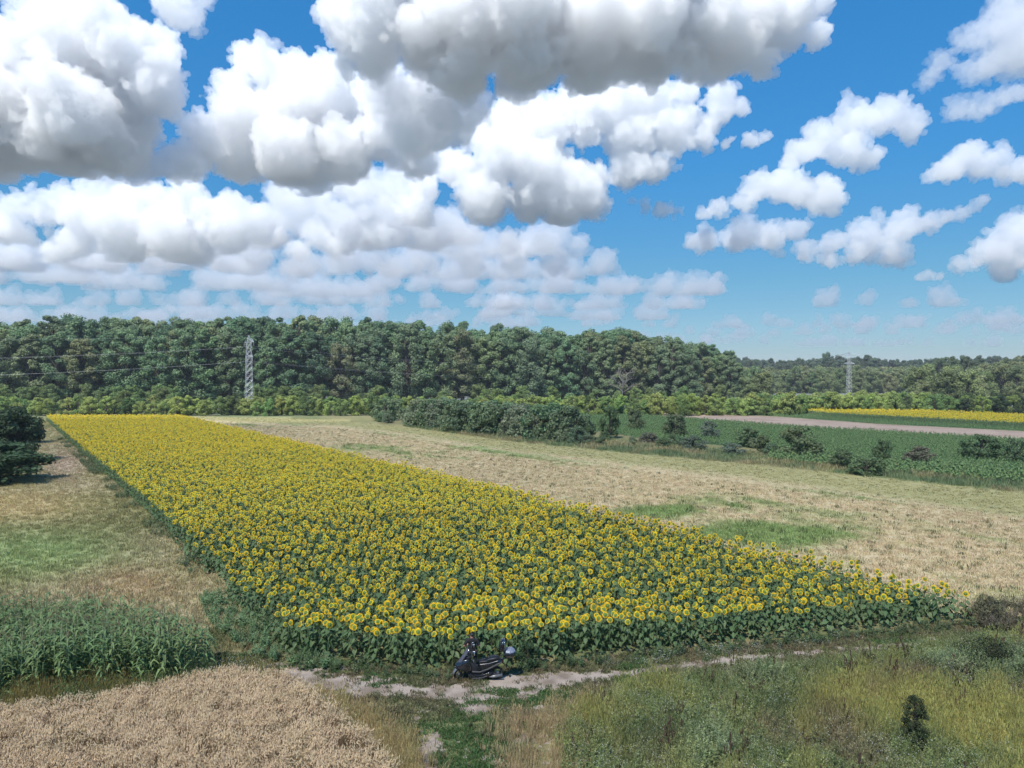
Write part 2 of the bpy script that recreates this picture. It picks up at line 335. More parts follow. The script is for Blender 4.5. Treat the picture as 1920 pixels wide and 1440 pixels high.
T_turf = [tuft(26, .11, .2, .012, .9) for _ in range(3)]
T_far = [tuft(14, .36, .35, .019, .45) for _ in range(5)]
T_weed = [weed(.75, 7, .11, 12, ('leaf',)) for _ in range(4)]
T_flow = [weed(.85, 9, .07, 9, ('leaf', 'white'), flower=1) for _ in range(4)]
T_daisy = [weed(.35, 6, .05, 4, ('leaf', 'white'), flower=3, spread=.4) for _ in range(2)]
T_sage = [weed(1.1, 9, .10, 20, ('leaf',), spread=.4) for _ in range(3)]
def brownspike():
    mb = MB()
    for i in range(5):
        a = rnd.uniform(0, 6.28); x, y = rnd.gauss(0, .12), rnd.gauss(0, .12); h = rnd.uniform(.6, 1.1); mb.tube([(x, y, 0), (x, y, h*.5), (x+.04, y, h)], [.006, .012, .022], 4, 0)
        for k in range(5): mb.ball((x+rnd.gauss(0, .03), y+rnd.gauss(0, .03), h*rnd.uniform(.55, 1)), (.02, .02, .06), 4, 3, 0)
    return mb.mesh('dock', [M['brown']])
T_broad = [weed(.8, 6, .17, 13, ('leaf',), spread=.3) for _ in range(3)]
T_dock = [brownspike() for _ in range(3)]
def wheatclump():
    mb = MB()
    for i in range(16):
        x, y = rnd.gauss(0, .13), rnd.gauss(0, .13); h = rnd.uniform(.66, .88); a = rnd.gauss(2.9, .5); d = Vector((math.cos(a), math.sin(a), 0))
        p = Vector((x, y, h)); s = Vector((-d.y, d.x, 0))*.004; mb.add([(x-.003, y, .1), (x+.003, y, .1), p+s, p-s], [(0, 1, 2, 3)], 1)
        dr = rnd.uniform(-.4, .75); L = rnd.uniform(.075, .1); q = p+(d*.75+Vector((0, 0, .9-dr))).normalized()*L
        m = (p+q)/2+Vector((0, 0, .004)); mb.tube([p, m, q], [.005, .0095, .004], 4, 0, cap=False)
        for k in range(2):
            e = q+Vector((rnd.gauss(0, .02), rnd.gauss(0, .02), .05)); mb.add([m+s*.8, m-s*.8, e], [(0, 1, 2)], 0)
    return mb.mesh('wheat', [M['wheat'], M['straw']])
T_wheat = [wheatclump() for _ in range(5)]

def heart(mb, base, az, droop, L, mi=0):
    d = Vector((math.cos(az)*math.cos(droop), math.sin(az)*math.cos(droop), -math.sin(droop))); s = Vector((-math.sin(az), math.cos(az), 0)); n = s.cross(d); roll = rnd.gauss(0, .35)
    s2 = s*math.cos(roll)+n*math.sin(roll); n2 = s2.cross(d)
    prof = [(0, 0), (-.14, .26), (.08, .44), (.38, .42), (.7, .22), (1.02, 0)]
    V = []
    for t, wv in prof:
        c = Vector(base)+d*(t*L)+n2*(-.10*L*(t**2)*2)
        V.append((c, wv))
    P = [Vector(base), Vector(base)+d*L*.35-n2*.01, V[-1][0]-Vector((0, 0, .12*L))]
    for sg in (1, -1):
        e = [V[k][0]+s2*sg*V[k][1]*L*.9+n2*(-.10*V[k][1]*L) for k in (1, 2, 3, 4)]
        b = mb.n; mb.add([P[0]]+e+[P[2], P[1]], [(0, 1, 2, 6), (6, 2, 3), (6, 3, 4), (6, 4, 5)] if sg > 0 else [(0, 6, 2, 1), (6, 3, 2), (6, 4, 3), (6, 5, 4)], mi)
def sunflower_parts(H, bloom=1., lod=0, nleaf=13, nod=.45, twist=0.):
    st, lf, hd, pe, di = MB(), MB(), MB(), MB(), MB()
    ns = 5 if lod == 0 else 3; hx = .14
    lx, ly = rnd.gauss(0, .03), rnd.gauss(0, .03)
    path = [(0, 0, 0), (lx, ly, H*.5), (lx, ly, H-.2), (lx, ly+.03, H-.06), (lx, ly+.085, H-.01), (lx, ly+hx-.02, H-.05)]
    st.tube(path if lod == 0 else path[::2]+[path[-1]], [.016, .013, .010, .009, .009, .012] if lod == 0 else [.02, .014, .012, .012], ns, 0)
    for i in range(nleaf):
        z = .2+(H-.38)*(i+.3*rnd.random())/nleaf; az = i*2.4+rnd.gauss(0, .3); pl = .10+.06*rnd.random(); L = ((.29 if lod == 0 else .25)-.10*(z/H)**3)*rnd.uniform(.8, 1.2)
        b0 = Vector((lx*z/H, ly*z/H, z)); b1 = b0+Vector((math.cos(az)*pl, math.sin(az)*pl, .07))
        if lod == 0: lf.tube([b0, b1], [.004, .003], 3, 0, cap=False)
        heart(lf, b1, az, rnd.uniform(.55, 1.15) if z < H*.8 else rnd.uniform(.1, .7), L)
    c = Vector((lx, ly+hx, H-.065)); n = Vector((0, math.cos(nod), -math.sin(nod))); u = Vector((1, 0, 0)); v = n.cross(u)
    if bloom > 0:
        k = 12 if lod == 0 else 7
        ring = lambda r, off: [c+(u*math.cos(t*6.2832/k)+v*math.sin(t*6.2832/k))*r+n*off for t in range(k)]
        hd.add([c-n*.035]+ring(.06, -.026)+ring(.096, .002), [(0, i+1, (i+1) % k+1) for i in range(k)]+[(i+1, k+1+i, k+1+(i+1) % k, (i+1) % k+1) for i in range(k)], 0)
        if lod == 0:
            for i in range(12):
                t = i*.524+rnd.random()*.3; q = u*math.cos(t)+v*math.sin(t); w_ = (u*-math.sin(t)+v*math.cos(t))*.016
                hd.add([c+q*.07-w_-n*.012, c+q*.07+w_-n*.012, c+q*.115-n*.02], [(0, 1, 2)], 0)
        di.add([c+n*.018]+ring(.087, .006), [(0, (i+1) % k+1, i+1) for i in range(k)], 0)
        npt = 19 if lod == 0 else (12 if lod == 1 else 8); RR = .16*bloom
        for lay in range(2 if lod == 0 else 1):
            for i in range(npt):
                t = (i+.5*lay)*6.2832/npt+rnd.gauss(0, .05); q = u*math.cos(t)+v*math.sin(t); w_ = (u*-math.sin(t)+v*math.cos(t))*(.021 if lod == 0 else (.032 if lod == 1 else .05))
                r1 = RR*rnd.uniform(.9, 1.1); f = rnd.uniform(-.02, .05)
                pe.add([c+q*.08-w_*.5+n*.006, c+q*.118-w_+n*(.01+f*.4), c+q*r1+n*(.012+f), c+q*.118+w_+n*(.01+f*.4), c+q*.08+w_*.5+n*.006], [(0, 1, 2, 3, 4)], 0)
    return st, lf, hd, pe, di
def sunflower_lod(H, bloom, lod, nleaf, nod=.45):
    st, lf, hd, pe, di = sunflower_parts(H, bloom, lod, nleaf, nod); mb = MB()
    for i, q in enumerate((st, lf, hd, pe, di)): mb.add(q.v, q.f, i)
    return mb.mesh('sunflower_plant', [M['stalk'], M['sunleaf'], M['bract'], M['petal'], M['disc']])
def sunflower_thing(H, bloom, nod):
    st, lf, hd, pe, di = sunflower_parts(H, bloom, 0, 14, nod); r = empty('sunflower')
    st.obj('stem', M['stalk'], r, True); lf.obj('foliage', M['sunleaf'], r); h = hd.obj('flower_head', M['bract'], r, True); pe.obj('petals', M['petal'], h); di.obj('seed_disc', M['disc'], h); return r
# rows of sunflowers along the field's long side
ax = np.array(FC)-np.array(FB); ax /= np.linalg.norm(ax)     # row direction
nrm_ = np.array([ax[1], -ax[0]])
def rows(poly, sp_row, sp_in, jitter=.07, a=ax):
    nr = np.array([a[1], -a[0]]); P = np.array(poly); u = P@a; v = P@nr
    gu, gv = np.meshgrid(np.arange(u.min(), u.max(), sp_in), np.arange(v.min(), v.max(), sp_row)); gu = gu+rng.uniform(-.5, .5, gu.shape)*sp_in*.9
    q = gu.ravel()[:, None]*a+gv.ravel()[:, None]*nr+rng.normal(0, jitter, (gu.size, 2)); return q[inpoly(q[:, 0], q[:, 1], poly)]
S = rows(SUNF, .69, .37)
S2 = rows(SUNF, .9, .8); S = np.concatenate([S, S2[np.hypot(S2[:, 0], S2[:, 1]) > 52+rng.uniform(-12, 25, len(S2))]])
S = S[(fbm(S[:, 0]/3, S[:, 1]/3, 41) > .17) & ~((np.abs(S[:, 0]+1.75) < .55) & (S[:, 1] < 32.6))]
dist = np.hypot(S[:, 0], S[:, 1]); order = np.argsort(dist); S = S[order]; dist = dist[order]
near, rest = S[:300], S[300:]
protoS = [sunflower_thing(H, b, n) for H, b, n in ((1.7, 1.0, .5), (1.6, 1.05, .3), (1.78, .95, .65), (1.5, .9, .45), (1.66, 1.1, .2), (1.72, 1., .8))]
iface = int(np.argmin(np.abs(near[:, 0]-6.05)+np.abs(near[:, 1]-35.9)))
for i, (x, y) in enumerate(near):
    o = protoS[i] if i < 6 else copy_tree(protoS[i % 6])
    face = i == iface
    o.location = (x, y, 0); o.rotation_euler = (rnd.gauss(0, .05), rnd.gauss(0, .05), math.pi+.15 if face else rnd.gauss(-.15, .5)); s = rnd.uniform(.86, 1.06); o.scale = (s, s, s)
    if face: o.scale = (1.1, 1.1, 1.); tag(o, 'sunflower at the near edge turned to face the viewer, orange seed disc showing', 'sunflower', 'sunflowers along the near edge of the field')
    else: tag(o, 'sunflower with head turned away, front rows, %s' % ('at the left corner of the field' if x < -5 else ('left of the person' if x < -2.3 else ('right behind the scooter' if x < .3 else ('right of the scooter' if x < 6 else 'towards the right corner of the field')))), 'sunflower', 'sunflowers along the near edge of the field')
dr = dist[300:]
def sfield(name, P, lods, label, scl=(.86, 1.06)):
    n = len(P); rot = np.stack([rng.normal(0, .06, n), rng.normal(0, .06, n), rng.normal(-.15, .5, n)], 1)
    return scatter(name, lods, np.c_[P, np.zeros(n)], rot, sc3(n, *scl), rng.integers(0, len(lods), n).astype('i'), np.ones((n, 4)), label, 'sunflowers')
LA = [sunflower_lod(H, b, 0, 13, n) for H, b, n in ((1.7, 1, .5), (1.62, 1.1, .3), (1.78, .85, .75), (1.45, 0, .4), (1.68, .95, .1))]
LB = [sunflower_lod(H, b, 1, 8, n) for H, b, n in ((1.7, 1.08, .4), (1.62, 1.15, .2), (1.76, 1., .7), (1.6, .9, .1))]
LC = [sunflower_lod(H, b, 2, 6, n) for H, b, n in ((1.7, 1.15, .3), (1.62, 1.2, .1), (1.76, 1.1, .6), (1.6, 1., .3), (1.7, 1.05, .9))]
ix = np.where(dr < 62, rng.integers(0, 5, len(dr)), np.where(dr < 115, rng.integers(5, 9, len(dr)), rng.integers(9, 14, len(dr)))).astype('i')
n = len(rest); rot = np.stack([rng.normal(0, .06, n), rng.normal(0, .06, n), rng.normal(-.15, .6, n)], 1)
scatter('sunflower_field', LA+LB+LC, np.c_[rest, np.zeros(n)], rot, sc3(n, .82, 1.05)*(.88+.2*fbm(rest[:, 0]/5, rest[:, 1]/5, 45))[:, None], ix, np.ones((n, 4)), 'large field of yellow sunflowers stretching back towards the woods', 'sunflowers')
a2 = np.array(G(1920, 803.5))-np.array(G(1550, 782)); a2 /= np.linalg.norm(a2)
Y = rows(YEL2, .8, .5, a=a2); sfield('sunflower_strip', Y, LC, 'distant narrow strip of yellow sunflowers in front of the green bushes', (.9, 1.1))
# leafy green crops beyond the shrubs
LN = [sunflower_lod(H, 0, 1, 9) for H in (.9, 1.05, .8)]
for me in LN: me.materials[1] = M['cropleaf']
def cfield(name, poly, sp, zs, label, a):
    q = rows(poly, sp, sp*.9, a=a); n = len(q); return scatter(name, LN, np.c_[q, np.zeros(n)], jit(n), sc3(n, .8*zs, 1.1*zs), rng.integers(0, 3, n).astype('i'), np.ones((n, 4)), label, 'crop')
cfield('green_crop', CROP1, .95, 1., 'wide green leafy crop between the shrubs and the bare strip', a2)
cfield('green_crop', CROP2, 1.0, .8, 'narrow green leafy crop between the bare strip and the yellow sunflowers', a2)
TALLROW = [G(1440, 852), G(1920, 893), G(2200, 925), G(2200, 950), G(1920, 908), G(1640, 882), G(1440, 864)]
cfield('leafy_crop_margin', TALLROW, .75, 1.45, 'taller dark leafy crop rows behind the roadside shrubs', a2)
# ---------------------------------------------------------------- corn
def corn_parts(H):
    st, lf, ts = MB(), MB(), MB(); st.tube([(0, 0, 0), (.01, 0, H*.6), (0, .01, H)], [.016, .013, .006], 5)
    for i in range(12):
        z = .2+(H-.45)*i/12; az = (i % 2)*math.pi+rnd.gauss(0, .5); L = rnd.uniform(.55, .8); d = Vector((math.cos(az), math.sin(az), 0)); s = Vector((-d.y, d.x, 0)); up = rnd.uniform(.8, 1.3)
        P = [Vector((0, 0, z))+d*L*t+Vector((0, 0, L*(up*t-1.15*up*t*t*rnd.uniform(.85, 1.1)))) for t in (0, .25, .5, .78, 1)]; W = [.018, .042, .045, .03, .002]
        V = []
        for p, w_ in zip(P, W): V += [p-s*w_+Vector((0, 0, w_*.3)), p, p+s*w_+Vector((0, 0, w_*.3))]
        lf.add(V, [q for k in range(4) for q in ((3*k, 3*k+1, 3*k+4, 3*k+3), (3*k+1, 3*k+2, 3*k+5, 3*k+4))])
    for k in range(5):
        a = k*1.3; ts.tube([(0, 0, H-.02), (.05*math.cos(a), .05*math.sin(a), H+.12), (.11*math.cos(a), .11*math.sin(a), H+.2)], [.003, .005, .002], 3)
    return st, lf, ts
def corn_thing(H):
    st, lf, ts = corn_parts(H); r = empty('corn_plant'); st.obj('stalk', M['stalk'], r, True); lf.obj('foliage', M['cornleaf'], r); ts.obj('tassel', M['tassel'], r); return r
def corn_lod(H):
    st, lf, ts = corn_parts(H); mb = MB()
    for i, q in enumerate((st, lf, ts)): mb.add(q.v, q.f, i)
    return mb.mesh('corn', [M['stalk'], M['cornleaf'], M['tassel']])
a3 = np.array(G(390, 1262))-np.array(G(0, 1240)); a3 /= np.linalg.norm(a3)
Q = rows(CORN, .55, .26, .05, a3); dq = np.abs(PX(Q[:, 0], Q[:, 1])[0]-200)/900+np.hypot(Q[:, 0], Q[:, 1])/35; vis = PX(Q[:, 0], Q[:, 1])[0] > -60; o_ = np.argsort(dq+(~vis)*9); Q = Q[o_]
pc = [corn_thing(H) for H in (2.3, 2.1, 2.4)]
for i, (x, y) in enumerate(Q[:300]):
    o = pc[i] if i < 3 else copy_tree(pc[i % 3]); o.location = (x, y, 0); s = rnd.uniform(.82, 1.1); o.scale = (s, s, s); o.rotation_euler = (rnd.gauss(0, .04), rnd.gauss(0, .04), rnd.uniform(0, 6.28))
    cpx, cpy = PX(x, y); tag(o, 'corn plant in the %s of the patch, %s' % ('front rows' if cpy > 1250 else 'back rows', 'at the left edge' if cpx < 70 else ('left of its middle' if cpx < 150 else ('right of its middle' if cpx < 230 else ('near the right end' if cpx < 310 else 'at its right tip')))), 'corn plant', 'corn plants behind the ripe wheat')
q = Q[300:]; n = len(q); scatter('corn_patch', [corn_lod(H) for H in (2.0, 1.85, 2.1)], np.c_[q, np.zeros(n)], jit(n, .04), sc3(n, .82, 1.1), rng.integers(0, 3, n).astype('i'), np.ones((n, 4)), 'further rows of dark green corn at the left', 'corn')
# ---------------------------------------------------------------- wheat
q = area_pts(WHEAT, 34); q = q[(q[:, 1] > 19)]
ln = np.sin((q[:, 1]*1.0+q[:, 0]*.12)*2*np.pi/2.3)+2.2*(fbm(q[:, 0]/2, q[:, 1]/2, 61)-.5); qx, qy = PX(q[:, 0], q[:, 1])
hole = blob(qx, qy, 655, 1440, 45, 22) > .55
q = q[~(((ln < -1.15) & (rng.random(len(q)) < .75)) | (hole & (rng.random(len(q)) < .9)))]
n = len(q); sh = .95+.14*fbm(q[:, 0]/1.5, q[:, 1]/1.5, 62); s3 = sc3(n, .95, 1.1); s3[:, 2] = sh*rng.uniform(.92, 1.06, n)
scatter('wheat_field', T_wheat, np.c_[q, np.zeros(n)], jit(n, .05), s3, rng.integers(0, 5, n).astype('i'), np.ones((n, 4)), 'ripe pale wheat with nodding ears filling the near left corner', 'wheat')
# ---------------------------------------------------------------- grasses and weeds by zone (polygons of the ground as the photo shows it)
def zone(pts): return [G(*p) for p in pts]
def sowv(name, protos, q, tint, a, b, label, cat='grass', zs=1., tilt=.12, amp=.15):
    n = len(q)
    return scatter(name, protos, np.c_[q, np.zeros(n)], jit(n, tilt), sc3(n, a, b, zs), rng.integers(0, len(protos), n).astype('i'), tints(tint, n, amp), label, cat)
# meadow
q = area_pts(MEADOW, 11); d = np.hypot(q[:, 0], q[:, 1]); q = q[rng.random(len(q)) < np.clip(60/d, .25, 1)]
tm = landcol(q[:, 0], q[:, 1]); gr = tm[:, 1]/tm[:, 0]; n = len(q); hgt = np.where(gr > 1.0, .95, .6)*rng.uniform(.6, 1.2, n)
px_, py_ = PX(q[:, 0], q[:, 1]); far_edge = np.interp(px_, [345, 620, 760, 960, 1200, 1500, 1920, 2300], [778, 787, 800, 828, 852, 880, 925, 965]); mown = (py_-far_edge) < 14+(far_edge-780)*.25
hgt = np.where(mown, .25, hgt); s3 = np.stack([rng.uniform(.7, 1.2, n)]*2+[hgt], 1)
ty = tints(tm*1.02, n, .22); odd = rng.random(n) < .035; ty[odd, :3] = C_(.07, .10, .045); s3[odd, 2] *= 1.7; ty[:, :3] = np.clip(ty[:, :3], 0, 1)
scatter('meadow_grass', T_far, np.c_[q, np.zeros(n)], jit(n, .15), s3, rng.integers(0, 5, n).astype('i'), ty, 'dry tan meadow grass with green patches beside the sunflowers', 'grass')
# left grass
LEFT = zone([(-400, 880), (60, 880), (60, 792), (92, 788), (160, 846), (240, 912), (300, 972), (385, 1062), (450, 1135), (520, 1215), (480, 1262), (430, 1262), (385, 1240), (290, 1205), (160, 1170), (-400, 1170)])
q = area_pts(LEFT, 11); d = np.hypot(q[:, 0], q[:, 1]); q = q[rng.random(len(q)) < np.clip(50/d, .3, 1)]; sowv('rough_grass', T_far, q, landcol(q[:, 0], q[:, 1]), .6, 1.1, 'rough grass in tan and green patches left of the sunflowers', zs=.8, amp=.25)
# dark edge weeds along the left side of the sunflowers
EDGE = zone([(120, 820), (236, 920), (320, 1005), (400, 1085), (450, 1130), (400, 1125), (330, 1060), (262, 985), (180, 900), (105, 825)])
q = area_pts(EDGE, 5); q = q[fbm(q[:, 0]/2, q[:, 1]/4, 33) > .5]; sowv('edge_weeds', T_weed, q, (.15, .19, .10), .5, 1.1, 'low green weeds lining the left edge of the sunflower field', 'weeds')
WB = zone([(370, 1120), (430, 1110), (500, 1165), (600, 1225), (640, 1262), (560, 1256), (470, 1235), (395, 1180)])
q = area_pts(WB, 11); sowv('leafy_weeds', T_broad+T_weed, q, (.17, .255, .125), .4, .85, 'bushy green weeds at the left corner of the sunflowers', 'weeds')
# verge between corn and wheat
VG = zone([(-260, 1325), (0, 1310), (190, 1292), (330, 1284), (400, 1262), (500, 1258), (540, 1290), (430, 1294), (330, 1312), (200, 1342), (0, 1366), (-260, 1390)])
q = area_pts(VG, 17); k = fbm(q[:, 0], q[:, 1], 71) > .5; sowv('verge_grass', T_long, q[k], (.28, .235, .09), .7, 1.05, 'yellowing tall grass between the corn and the wheat')
sowv('verge_weeds', T_long+T_weed, q[~k], (.13, .17, .07), .6, 1.05, 'green weeds between the corn and the wheat', 'weeds')
q = area_pts(zone([(395, 1255), (470, 1245), (490, 1272), (410, 1284)]), 30); sowv('daisies', T_daisy, q, (.12, .17, .07), .8, 1.3, 'white daisies beside the bare end of the track', 'flowers')
# turf round the track
TURF = [G(400, 1225), G(560, 1236), G(850, 1262), G(1000, 1250), G(1250, 1222), G(1500, 1200), G(1850, 1164), G(2400, 1120), G(2400, 1190), G(1900, 1222), G(1300, 1290), G(1080, 1330), G(1000, 1380), G(1020, 1560), G(740, 1560), G(700, 1420), G(600, 1320), G(480, 1290)]
q = area_pts(TURF, 36); ta = track_amt(q[:, 0], q[:, 1])+(fbm(q[:, 0]*.8, q[:, 1]*1.6, 21)-.5)*2.1+(fbm(q[:, 0]*3, q[:, 1]*5, 23)-.5)*2.2
q = q[(ta < .38) | ~inpoly(q[:, 0], q[:, 1], tpoly) | (rng.random(len(q)) < .10)]; k = fbm(q[:, 0]/1.2, q[:, 1]/1.2, 77)
px_, py_ = PX(q[:, 0], q[:, 1]); gg = np.clip((k-.42)*4+1.2*blob(px_, py_, 870, 1400, 90, 60)+.9*blob(px_, py_, 1000, 1320, 160, 14), 0, 1)
sowv('track_turf', T_turf, q, mix(C_(.19, .165, .095), C_(.085, .15, .055), gg), .7, 1.5, 'short trodden turf on and around the dirt track', amp=.25)
q2 = rng.uniform((-2.9, 31.3), (-.8, 33.0), (260, 2)); q2 = q2[np.abs(q2[:, 1]-31.1) > .25]; sowv('worn_turf', T_turf+T_grass[:1], q2, mix(C_(.19, .165, .095), C_(.085, .15, .055), rng.random(len(q2))), .6, 1.2, 'trodden grass where the person stands')
kk = rng.random(len(q)) < .06; sowv('track_weeds', T_weed, q[kk], (.12, .125, .07), .2, .45, 'small low weeds beside the dirt track', 'weeds')
# dry verges each side of the green path at the bottom
V1 = zone([(560, 1296), (620, 1310), (680, 1330), (760, 1390), (800, 1480), (740, 1480), (690, 1420), (610, 1345), (540, 1298)])
q = area_pts(V1, 34); q += rng.normal(0, .3, q.shape); sowv('dry_verge_grass', T_long+T_grass, q, (.46, .37, .18), .6, .85, 'dry straw-coloured grass on the bank beside the wheat')
V2 = zone([(1000, 1345), (1080, 1322), (1130, 1330), (1100, 1360), (1060, 1390), (1080, 1480), (960, 1480), (940, 1400), (930, 1370)])
q = area_pts(V2, 34); q += rng.normal(0, .45, q.shape); q = q[fbm(q[:, 0]/1.1, q[:, 1]/1.1, 93) > .36]; sowv('dry_path_grass', T_long+T_grass, q, (.46, .36, .20), .5, .85, 'dry straw-coloured grass right of the green path')
# weeds of the right corner
RW = [G(1100, 1330), G(1180, 1298), G(1300, 1280), G(1500, 1255), G(1650, 1235), G(1750, 1215), G(1960, 1195), G(2500, 1170), G(2500, 1300), G(2300, 1900), G(1050, 1900), G(1060, 1440), G(1040, 1390)]
q = area_pts(RW, 30); q = q[q[:, 1] > 19]; px_, py_ = PX(q[:, 0], q[:, 1]); n = len(q)
n1 = fbm(q[:, 0]/2.4, q[:, 1]/2.4, 81); n2 = fbm(q[:, 0]/.9, q[:, 1]/.9, 82)
yel = np.clip(1.3*blob(px_, py_, 1650, 1345, 130, 32)+1.3*blob(px_, py_, 1850, 1370, 130, 50)+1.0*blob(px_, py_, 1100, 1345, 60, 25)+.5*blob(px_, py_, 1600, 1300, 120, 25)+.5*blob(px_, py_, 1180, 1300, 90, 18)+(n2-.5)*2.2, 0, 1)
yel *= 1-np.clip(blob(px_, py_, 1720, 1405, 45, 30), 0, 1)
brn = np.clip(1.1*blob(px_, py_, 1900, 1320, 60, 16)+.7*blob(px_, py_, 1760, 1290, 110, 16)+.6*blob(px_, py_, 1500, 1420, 130, 22)+(n1-.56)*4, 0, 1)
sag = np.clip(1.3*blob(px_, py_, 1790, 1262, 45, 18)+1.4*blob(px_, py_, 1900, 1268, 60, 22)+1.0*blob(px_, py_, 1330, 1420, 60, 30)+.8*blob(px_, py_, 1420, 1285, 60, 18), 0, 1)
drk = np.clip(1.2*blob(px_, py_, 1860, 1240, 70, 14)+.9*blob(px_, py_, 1480, 1345, 50, 18)+.8*blob(px_, py_, 1230, 1400, 90, 30)+.8*blob(px_, py_, 1540, 1265, 40, 10), 0, 1)
col = mix(C_(.215, .255, .105), C_(.46, .44, .15), yel); col = mix(col, C_(.24, .175, .12), brn*.8); col = mix(col, C_(.27, .34, .18), sag*.9); col = mix(col, C_(.08, .11, .055), drk*.8)
u_ = rng.random(n); isyel = (yel > .45) & (u_ < .9); issag = (sag > .5) & (u_ < .7) & ~isyel; isfl = (~isyel) & (~issag) & (u_ < .38); isw = (~isyel) & (~issag) & (~isfl) & (u_ < .62); isd = (~isyel) & (~issag) & (u_ > .992-.012*brn)
isg = ~(isyel | issag | isfl | isw | isd)
for nme, msk, pr, lo_, hi_, lab, ct in (('tall_yellow_grass', isyel, T_long, .75, 1.1, 'tall yellow-green grass in the near right corner', 'grass'), ('sage_weeds', issag, T_sage, .6, 1.0, 'grey-green upright weeds by the right end of the track', 'weeds'),
                               ('flowering_weeds', isfl, T_flow, .6, 1.05, 'green weeds dotted with tiny white flowers right of the path', 'weeds'), ('green_weeds', isw, T_weed, .6, 1.1, 'mixed leafy green weeds right of the path', 'weeds'),
                               ('dock_weeds', isd, T_dock, .7, 1.1, 'dark brown dried dock stalks among the weeds', 'weeds'), ('wild_grass', isg, T_long+T_grass, .6, 1.0, 'unmown green and brown grass right of the path', 'grass')):
    sowv(nme, pr, q[msk], col[msk], lo_, hi_, lab, ct, amp=.25)
# fringe of weeds and small white flowers in front of the sunflowers
FR = [G(560, 1240), G(850, 1266), G(1000, 1254), G(1250, 1226), G(1500, 1203), G(1850, 1168), G(1840, 1180), G(1500, 1214), G(1250, 1237), G(1010, 1264), G(960, 1270), G(840, 1278), G(560, 1262)]
q = area_pts(FR, 16); pq, _ = PX(q[:, 0], q[:, 1]); q = q[(pq < 840) | (pq > 968)]; k = rng.random(len(q)) < .5
sowv('field_edge_weeds', T_weed, q[k], (.14, .19, .095), .35, .9, 'low weeds at the foot of the front sunflowers', 'weeds')
q = area_pts(zone([(1120, 1250), (1640, 1196), (1650, 1204), (1400, 1232), (1130, 1262)]), 9); sowv('white_wildflowers', T_daisy, q, (.13, .16, .08), .7, 1.2, 'small white wildflowers between the sunflowers and the track', 'flowers')
q = area_pts([G(1800, 1140), G(2000, 1130), G(2300, 1110), G(2300, 1170), G(1900, 1192), G(1830, 1180)], 8); sowv('corner_weeds', T_weed+T_flow, q, (.17, .15, .10), .6, 1.1, 'brownish weeds at the right corner of the sunflowers', 'weeds')
# margin below the shrubs
MG = zone([(760, 800), (960, 828), (1200, 852), (1500, 880), (1920, 925), (2300, 965), (2300, 930), (1920, 900), (1500, 858), (1200, 832), (960, 812), (760, 792)])
q = area_pts(MG, 1.8); sowv('shrub_margin_grass', T_far, q, mix(C_(.15, .20, .10), C_(.32, .28, .15), (fbm(q[:, 0]/5, q[:, 1]/5, 91)-.4)*5), 1.2, 2.4, 'tall rough grass along the row of dark shrubs')

# ================================================================ TREES AND SHRUBS
def leafquads(mb, c, r, n, q, mi=0, up=.35, flat=.5):
    C = rng.normal(size=(n, 3)); C /= np.linalg.norm(C, axis=1)[:, None]; rad = rng.uniform(.55, 1.05, n)[:, None]; P = np.asarray(c)+C*rad*np.asarray(r)
    N = C+rng.normal(0, .55, (n, 3))+np.array([0, 0, up]); N /= np.linalg.norm(N, axis=1)[:, None]
    A = np.cross(N, rng.normal(size=(n, 3))); A /= np.linalg.norm(A, axis=1)[:, None]; B = np.cross(N, A)
    s = rng.uniform(.6, 1.25, (n, 1))*q; t = rng.uniform(.45, .8, (n, 1))
    V = np.stack([P-A*s, P-B*s*t+A*s*.1, P+A*s, P+B*s*t-A*s*.1], 1).reshape(-1, 3)
    b = np.arange(n)*4; mb.add(V.tolist(), np.stack([b, b+1, b+2, b+3], 1).tolist(), mi)
def crown(H, Wd, base, nb, nq, q, shape='dome'):
    tr, cr = MB(), MB(); tr.tube([(0, 0, 0), (Wd*.03, 0, H*.3), (0, Wd*.03, H*.6), (0, 0, H*.85)], [H*.016+.05, H*.013+.03, H*.008+.02, .03], 6)
    for i in range(nb):
        t = (i+rnd.random())/nb; z = base+(H*.93-base)*t; a = rnd.uniform(0, 6.28)
        env = math.sqrt(max(0, 1-((t-.42)/.62)**2)) if shape == 'dome' else (1-t*.8); rr = Wd*.5*env*math.sqrt(rnd.uniform(.12, 1)); b = Wd*rnd.uniform(.11, .2)*(1.25-.4*t)
        c = (rr*math.cos(a), rr*math.sin(a), z); leafquads(cr, c, (b, b, b*.72), nq, q)
        tr.tube([(0, 0, max(base*.6, z*.72-.5)), (c[0]*.5, c[1]*.5, z*.88), c], [H*.006+.02, H*.004+.015, .015], 4, cap=False)
    return tr, cr
def treemesh(name, *a, **k):
    tr, cr = crown(*a, **k); return tr.mesh('trunk', [M['bark']], True), cr.mesh('crown', [M['crown']])
OAK = [treemesh('oak', 30, rnd.uniform(10.5, 13.5), rnd.uniform(2, 5), 56, 210, .36) for _ in range(7)]
YNG = [treemesh('young', 14, rnd.uniform(8, 10), 1.2, 34, 190, .28) for _ in range(5)]
LOC = [treemesh('locust', 6.5, rnd.uniform(5, 6.5), .3, 24, 190, .18) for _ in range(6)]
SHR = [treemesh('shrub', 3.2, rnd.uniform(2.9, 3.9), .12, 32, 95, .13) for _ in range(6)]
BSH = [treemesh('bush', 6, rnd.uniform(5.5, 6.5), .2, 42, 150, .2) for _ in range(3)]
